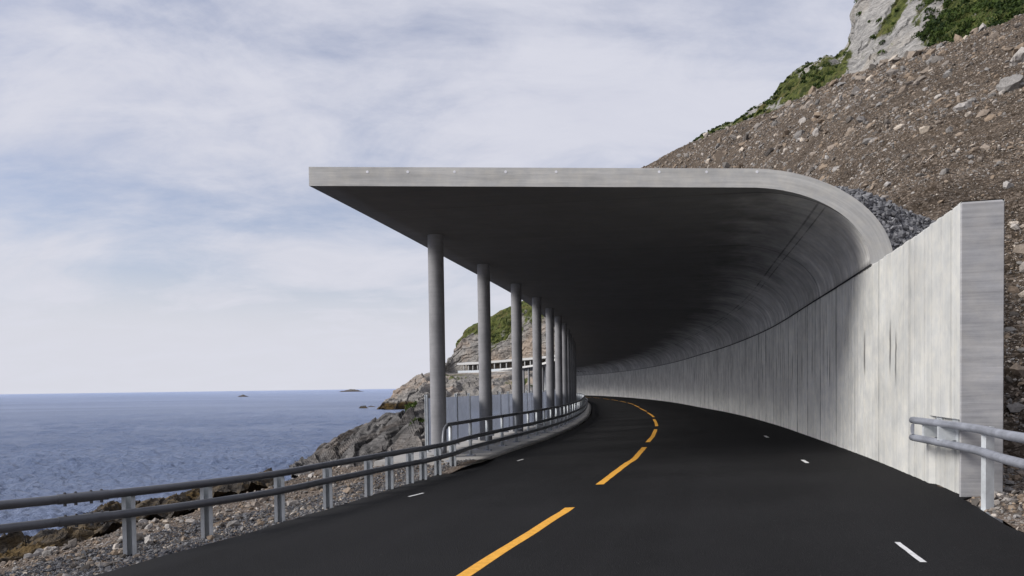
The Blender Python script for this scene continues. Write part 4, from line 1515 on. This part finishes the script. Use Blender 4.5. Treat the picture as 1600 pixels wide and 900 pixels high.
COLS = build_columns()
print('COL0', off(COLS[0], 9.06), 'COL1', off(COLS[1], 9.06))

# ------------------------------------------------------------------ wind screen between the columns


def build_screen():
    NS = 9.62
    s0 = W_S_Y(20.3) - 1.55
    root = thing('wind_screen', 'row of frosted grey glass panels on steel posts behind the gallery columns', 'wind screen', (*off(s0, NS), -1.6))
    step = 1.32
    k = 0
    p0 = q0 = None
    s = s0
    while s < s0 + 96:
        a, b = off(s, NS), off(s + step, NS)
        if k < 74:
            d = b - a; L = np.linalg.norm(d); t = d / L; n = np.array([-t[1], t[0]])
            R = np.array([[t[0], n[0], 0], [t[1], n[1], 0], [0, 0, 1]])
            ang = math.atan2(t[1], t[0])
            c = (a + b) / 2
            if p0 is None:
                v, f = box((0, 0, 0), (L - 0.07, 0.014, 1.30))
                p0 = mesh('glass_panel', v + np.array([c[0], c[1], -0.90]), f, M_GLASS, parent=root, origin=(c[0], c[1], -0.90))
                p0.rotation_euler = (0, 0, ang)
                pv = merge([box((0, 0, 0), (0.075, 0.012, 1.44)), box((0, 0.06, 0), (0.075, 0.012, 1.44)), box((0, 0.03, 0), (0.012, 0.048, 1.44)), box((0, 0.03, -0.71), (0.16, 0.16, 0.018))])
                q0 = mesh('post', pv[0] + np.array([a[0], a[1], -0.88]), pv[1], M_POST, parent=root, origin=(a[0], a[1], -0.88))
                q0.rotation_euler = (0, 0, ang)
            else:
                child_copy(p0, root, (c[0], c[1], -0.90), (0, 0, ang))
                child_copy(q0, root, (a[0], a[1], -0.88), (0, 0, ang))
        s += step; k += 1


build_screen()

# ------------------------------------------------------------------ guardrail on the sea side
H_POSTS = [(-5.45, 8.15, -2.0), (-4.65, 9.0, -1.96), (-3.95, 9.9, -1.93), (-3.40, 10.85, -1.86), (-2.98, 12.05, -1.86), (-2.56, 13.2, -1.83), (-2.28, 14.0, -1.80), (-2.04, 14.6, -1.80),
           (-1.78, 15.2, -1.79), (-1.55, 15.95, -1.78), (-1.34, 16.8, -1.77)]
RAIL_NEAR = [(-9.6, 4.2), (-7.6, 6.0), (-6.3, 7.3)] + [(x, y) for x, y, z in H_POSTS[1:]]


def rail_line():
    pts = [(x + 0.06, y - 0.05) for x, y in RAIL_NEAR]
    ss = np.arange(W_S_Y(18.3), S_END - 12, 2.0)
    e = edge_pt(ss) + Wn(ss) * 0.22
    pts += [tuple(p) for p in e]
    return by_length(np.array([(x, y, 0) for x, y in pts], float), 0.25)


RL = rail_line()


def build_guardrail():
    root = thing('guardrail', 'two tube steel guardrail along the sea side of the road', 'guardrail', (H_POSTS[2][0], H_POSTS[2][1], -1.95))
    zt = np.interp(RL[:, 1], [6, 8.5, 18, 30], [-1.165, -1.175, -1.185, -1.19])
    for dz in (0.0, -0.25):
        v, f = tube(np.c_[RL[:, :2], zt + dz], 0.051, 16)
        mesh('rail_tube', v, f, M_RAIL_DARK, parent=root, smooth=True)
    # splice sleeves with bolts, near the camera
    i = int(np.argmin(np.abs(project(np.c_[RL[:, :2], zt])[:, 0] - 134) + 1e3 * (RL[:, 1] < 5)))
    for dz in (0.0, -0.25):
        seg = np.c_[RL[i - 1:i + 2, :2], zt[i - 1:i + 2] + dz]
        seg = np.array([seg[1] + (seg[0] - seg[1]) * 1.05, seg[1], seg[1] + (seg[2] - seg[1]) * 1.05])
        v, f = tube(seg, 0.058, 28)
        sl = mesh('splice_sleeve', v, f, M_RAIL_DARK, parent=root)
        t = (seg[2] - seg[0]); t /= np.linalg.norm(t)
        for k in (-0.19, -0.08, 0.08, 0.19):
            c = seg[1] + t * k
            bv, bf = tube([c + [0, 0, -0.075], c + [0, 0, 0.072]], 0.011, 8)
            cv, cf = tube([c + [0, 0, -0.083], c + [0, 0, -0.055]], 0.019, 6)
            dv, df = tube([c + [0, 0, 0.05], c + [0, 0, 0.066]], 0.017, 6)
            vv, ff = merge([(bv, bf), (cv, cf), (dv, df)])
            bo = mesh('bolt', vv, ff, M_BOLT, parent=None, origin=c)
            bo.parent = sl
            bo.location = Vector([float(a) for a in c]) - Vector(root.location) - Vector(sl.location)
    # lipped channel posts: two bright lips and a dark slot facing the road
    w2, dp, lip, tk = 0.072, 0.13, 0.044, 0.006
    o2 = [(-w2, 0), (-w2 + lip, 0), (-w2 + lip, tk), (-w2 + tk, tk), (-w2 + tk, dp - tk), (w2 - tk, dp - tk), (w2 - tk, tk), (w2 - lip, tk), (w2 - lip, 0), (w2, 0), (w2, dp), (-w2, dp)]
    first = None
    for (x, y, zg) in H_POSTS[1:]:
        j = int(np.argmin((RL[:, 0] - x) ** 2 + (RL[:, 1] - y) ** 2))
        t = RL[min(j + 1, len(RL) - 1), :2] - RL[j - 1, :2]; t /= np.linalg.norm(t)
        c = RL[j, :2] + np.array([-t[1], t[0]]) * 0.045
        # lips face the viewer side of the road
        ang = math.atan2(-x, y) - 0.05
        top = zt[j] - 0.035
        if first is None:
            H0 = top - zg + 0.15
            v, f = prism(o2, -H0, 0.0)
            first = mesh('post', v + np.array([c[0], c[1], top]), f, M_POST, parent=root, origin=(c[0], c[1], top))
            first.rotation_euler = (0, 0, ang)
        else:
            child_copy(first, root, (c[0], c[1], top), (0, 0, ang))
    # round posts on the plinth with base plate and brackets, and the third, upper pipe
    spx = []
    s = W_S_Y(17.75) - 0.2
    fr = None
    while s < S_END - 16:
        p = edge_pt(s) + Wn(s) * 0.46
        spx.append((s, p)); s += 1.55
    H = 0.83
    a = Wt(spx[0][0])
    for k, (s, p) in enumerate(spx[:88]):
        z = float(np.interp(s, [0, 20, 60], [-1.695, -1.695, -1.70]))
        t = Wt(s); n = Wn(s); ang = math.atan2(t[1], t[0])
        if fr is None:
            v1 = tube([(0, 0, 0), (0, 0, H * 0.5), (0, 0, H)], 0.042, 14)
            fr = mesh('round_post', v1[0] + np.array([p[0], p[1], z]), v1[1], M_POST, parent=root, smooth=True, origin=(p[0], p[1], z))
            sub = []
            for nm, (v_, f_) in (('base_plate', box((0, 0, 0.012), (0.2, 0.2, 0.024))), ('bracket', box((0, -0.11, 0.42), (0.06, 0.16, 0.05))), ('bracket', box((0, -0.11, 0.17), (0.06, 0.16, 0.05)))):
                g = mesh(nm, v_ + np.array([p[0], p[1], z]), f_, M_STEEL, parent=None, origin=(p[0], p[1], z))
                g.parent = fr; g.location = (0, 0, 0)
                sub.append(g)
            fr.rotation_euler = (0, 0, ang)
        else:
            c = child_copy(fr, root, (p[0], p[1], z), (0, 0, ang))
            for g0 in (sub if k < 18 else []):
                g = g0.copy(); COL.objects.link(g); g.parent = c
    pts = np.array([[*p, float(np.interp(s, [0, 20, 60], [-1.695, -1.695, -1.70])) + 0.86] for s, p in spx])
    p0 = pts[0]; t0 = pts[0] - pts[1]; t0[2] = 0; t0 /= np.linalg.norm(t0)
    start = [p0 + t0 * 0.62 + [0.05, 0, -0.62], p0 + t0 * 0.55 + [0.02, 0, -0.36], p0 + t0 * 0.40 + [0, 0, -0.11], p0 + t0 * 0.17 + [0, 0, -0.012]]
    path = by_length(np.array(start + [list(p) for p in pts]), 0.12)
    v, f = tube(path, 0.045, 14)
    mesh('handrail', v, f, M_RAIL_DARK, parent=root, smooth=True)


build_guardrail()

# ------------------------------------------------------------------ guardrail on the mountain side, bolted to the wall end


def build_right_rail():
    a = off(1.75, 0.13)
    root = thing('guardrail', 'short pale guardrail bolted to the wall end and running off to the right', 'guardrail', (5.15, 8.25, -1.42))
    ss = np.concatenate([[1.36, 1.25, 1.1], np.arange(0.8, -8.0, -0.4)])
    line = off(ss, 0.20 + 0.0 * ss)
    k = np.clip((1.3 - ss) / 2.3, 0, 1)
    line = line + Wn(ss) * (-0.19 * k)[:, None]
    paths = []
    for z in (-0.535, -0.775):
        zz_ = np.full(len(ss), z) - 0.0
        P = np.c_[line, zz_]
        paths.append(P)
        v, f = tube(by_length(P, 0.2), 0.048, 18)
        mesh('rail_tube', v, f, M_STEEL, parent=root, smooth=True)
    # curved end plate joining both tubes
    t = Wt(1.9); n = Wn(1.9)
    c = line[0]
    aa = np.linspace(-np.pi / 2, np.pi / 2, 13)
    outl = [(0.12, -0.775 + 0.05)] + [(0.02 + 0.085 * (1 - math.cos(x)) - 0.0, -0.655 + 0.075 * math.sin(x)) for x in aa] + [(0.12, -0.535 - 0.05)]
    V, n2 = [], len(outl)
    for dn in (-0.012, 0.012):
        for (d, z) in outl:
            p = c - t * d + n * (dn + 0.02)
            V.append((p[0], p[1], z))
    fs = [tuple(range(n2)), tuple(range(2 * n2 - 1, n2 - 1, -1))] + [(i, (i + 1) % n2, n2 + (i + 1) % n2, n2 + i) for i in range(n2)]
    # crescent as the hollow end: dark gap is left open between the tubes
    mesh('end_plate', V, fs, M_STEEL, parent=root)
    for s in (1.0, 0.3):
        p = off(s, 0.075); t = Wt(s); n = Wn(s)
        R = np.array([[t[0], n[0], 0], [t[1], n[1], 0], [0, 0, 1]])
        v, f = merge([box((*off(s, -0.045), -0.645), (0.24, 0.02, 0.34), R), box((*off(s, 0.06), -0.655), (0.07, 0.20, 0.17), R)])
        br = mesh('bracket', v, f, M_POST, parent=root)
        for dt in (-0.09, 0.09):
            for z in (-0.52, -0.77):
                b0 = off(s + dt, -0.035); b1 = off(s + dt, -0.01)
                bv, bf = tube([(*b0, z), (*b1, z)], 0.016, 6)
                bo = mesh('bolt', bv, bf, M_STEEL, parent=None, origin=(*b0, z))
                bo.parent = br
                bo.location = Vector((b0[0], b0[1], z)) - Vector(root.location) - Vector(br.location)
    # post
    w2, dp, tk = 0.047, 0.08, 0.007
    outl = [(-w2, 0), (w2, 0), (w2, dp), (w2 - tk, dp), (w2 - tk, tk), (-w2 + tk, tk), (-w2 + tk, dp), (-w2, dp)]
    first = None
    for s in (-1.02, -5.0):
        p = off(s, -0.06)
        v, f = prism(outl, -1.55, -0.50)
        t = Wt(s); ang = math.atan2(t[1], t[0])
        if first is None:
            first = mesh('post', v + np.array([p[0], p[1], 0.0]), f, M_POST, parent=root, origin=(p[0], p[1], 0.0))
            first.rotation_euler = (0, 0, ang - math.radians(68))
        else:
            child_copy(first, root, (p[0], p[1], 0.0), (0, 0, ang - math.radians(68)))


build_right_rail()

# ------------------------------------------------------------------ far gallery on the headland


def build_far_gallery():
    ctl = [(690, 583, 432), (720, 583, 424), (748, 582.3, 408), (792, 579.4, 389), (827, 577, 374), (880, 573, 347), (960, 568, 317)]
    L = by_length(np.array([at(*p) for p in ctl]), 1.0)
    root = thing('far_gallery', 'distant pale concrete gallery with many pillars on the headland', 'gallery', L[20])
    t = np.gradient(L, axis=0); t /= np.linalg.norm(t, axis=1, keepdims=True)
    n = np.cross([0, 0, 1.0], t); n /= np.linalg.norm(n, axis=1, keepdims=True)
    if n[40, 1] < 0:
        n = -n
    i0 = 12
    Lr, nr = L[i0:], n[i0:]

    def sweep(profile):
        G = np.array([Lr + nr * a + np.array([0, 0, b]) for a, b in profile + [profile[0]]])
        return G.reshape(-1, 3), grid_faces(len(G), len(Lr))
    hgt = np.clip(np.arange(len(Lr)) / 22.0, 0, 1)
    mesh('roof', *sweep([(-1.0, 4.5), (-1.0, 5.5), (9.0, 6.4), (9.0, 4.6)]), M_FARCONC, parent=root)
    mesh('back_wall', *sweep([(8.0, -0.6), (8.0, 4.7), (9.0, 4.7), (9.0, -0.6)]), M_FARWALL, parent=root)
    mesh('road_slab', *sweep([(-0.6, -0.9), (-0.6, 0.2), (8.0, 0.2), (8.0, -0.9)]), M_FARCONC, parent=root)
    mesh('railing', *sweep([(-0.5, 0.25), (-0.5, 1.35), (-0.35, 1.35), (-0.35, 0.25)]), M_FARRAIL, parent=root)
    first = None
    for k in range(5, len(Lr), 5):
        p = Lr[k] + nr[k] * 0.15
        if first is None:
            v, f = tube([(0, 0, 0), (0, 0, 4.6)], 0.33, 10)
            first = mesh('pillar', v + p, f, M_FARCONC, parent=root, smooth=True, origin=p)
        else:
            child_copy(first, root, p)


build_far_gallery()

# ------------------------------------------------------------------ shrubs


def leaves(P, up, size, rng):
    n = len(P)
    R = rand_rot(n, rng, up, 0.9)
    q = np.array([(-0.5, 0, 0), (0, -0.28, 0.08), (0.5, 0, 0), (0, 0.28, 0.08)])
    V = np.einsum('nij,kj->nki', R, q) * size[:, None, None] + P[:, None]
    return V.reshape(-1, 3), (np.arange(n)[:, None] * 4 + np.arange(4)[None])


def cliff_shrubs():
    rng = np.random.default_rng(11)
    vegf = CLIFF_VEG

    def wgt(c):
        q = project(c)
        ok = (q[:, 0] > 1085) & (q[:, 0] < 1750) & (q[:, 1] > -130)
        x = np.interp(q[:, 0], [1060, 1110, 1200, 1300, 1325, 1425, 1450, 1500], [0.9, 0.8, 0.40, 0.40, 0.03, 0.05, 1.0, 1.3])
        low = np.clip(fbm(c / 5, 4, seed=91) + 0.30, 0.0, 1) 
        return np.where(ok, x * low, 0) + 1e-9
    P, n_ = grid_sample(CLIFF, CLIFF_N, 1500, rng, wgt)
    r = rng.uniform(0.5, 1.35, len(P)) * np.interp(project(P)[:, 0], [1080, 1200, 1440, 1500], [0.5, 0.5, 0.75, 1.1])
    k = rng.integers(45, 80, len(P))
    idx = np.repeat(np.arange(len(P)), k)
    d = rng.normal(size=(len(idx), 3)); d /= np.linalg.norm(d, axis=1, keepdims=True)
    d[:, 2] = np.abs(d[:, 2])
    rad = rng.uniform(0.35, 1.0, len(idx)) ** 0.6
    Q = P[idx] + d * (rad * r[idx])[:, None] * np.array([1, 1, 0.8]) + [0, 0, 0.1]
    V, Fq = leaves(Q, d, rng.uniform(0.22, 0.5, len(idx)), rng)
    tint = np.clip(rng.normal(0.38, 0.22, len(P))[idx] + rng.normal(0, 0.16, len(idx)), 0, 1)
    o = mesh('shrub_cover', V, Fq, M_LEAF, attrs={'tint': np.repeat(tint, 4)})
    tag(o, 'dense low green shrubs covering the cliff ledges above the scree', None, None, 'stuff')


cliff_shrubs()


def bush(lb, c, r, n, seed, t0):
    rng = np.random.default_rng(seed)
    root = thing('bush', lb, 'bush', c)
    d = rng.normal(size=(n, 3)); d /= np.linalg.norm(d, axis=1, keepdims=True); d[:, 2] = np.abs(d[:, 2])
    lump = 0.75 + 0.45 * fbm(d * 1.8 + seed, 3)
    Q = np.array(c) + d * (rng.uniform(0.3, 1, n) ** 0.5 * lump)[:, None] * np.array([r, r * 0.8, r * 0.75])
    V, Fq = leaves(Q, d, rng.uniform(0.10, 0.22, n) * r ** 0.4, rng)
    mesh('foliage', V, Fq, M_LEAF, parent=root, attrs={'tint': np.repeat(np.clip(rng.normal(t0, 0.25, n), 0, 1), 4)})
    st = []
    for _ in range(6):
        e = rng.normal(size=3) * [0.5, 0.4, 0]; e[2] = 0.55
        st.append(tube([np.array(c) + [0, 0, -0.1], np.array(c) + e * r * 0.5, np.array(c) + e * r * [1.2, 1.2, 1]], [0.03, 0.02, 0.008], 6))
    mesh('stem', *merge(st), M_WOOD, parent=root)


def prom_at(px, py):
    q = project(PROM.reshape(-1, 3))
    d = np.abs(q[:, 0] - px) + np.abs(q[:, 1] - py)
    return PROM.reshape(-1, 3)[int(np.nanargmin(d))]


bush('sunlit yellow green bush on the rocks left of the first column', prom_at(652, 643), 1.05, 1300, 3, 0.75)
bush('taller green bush tucked against the end of the wind screen', prom_at(662, 644), 1.35, 1400, 4, 0.5)
bush('small scraggly bush on the rocks below the yellow green bush', prom_at(658, 664), 0.6, 600, 5, 0.45)
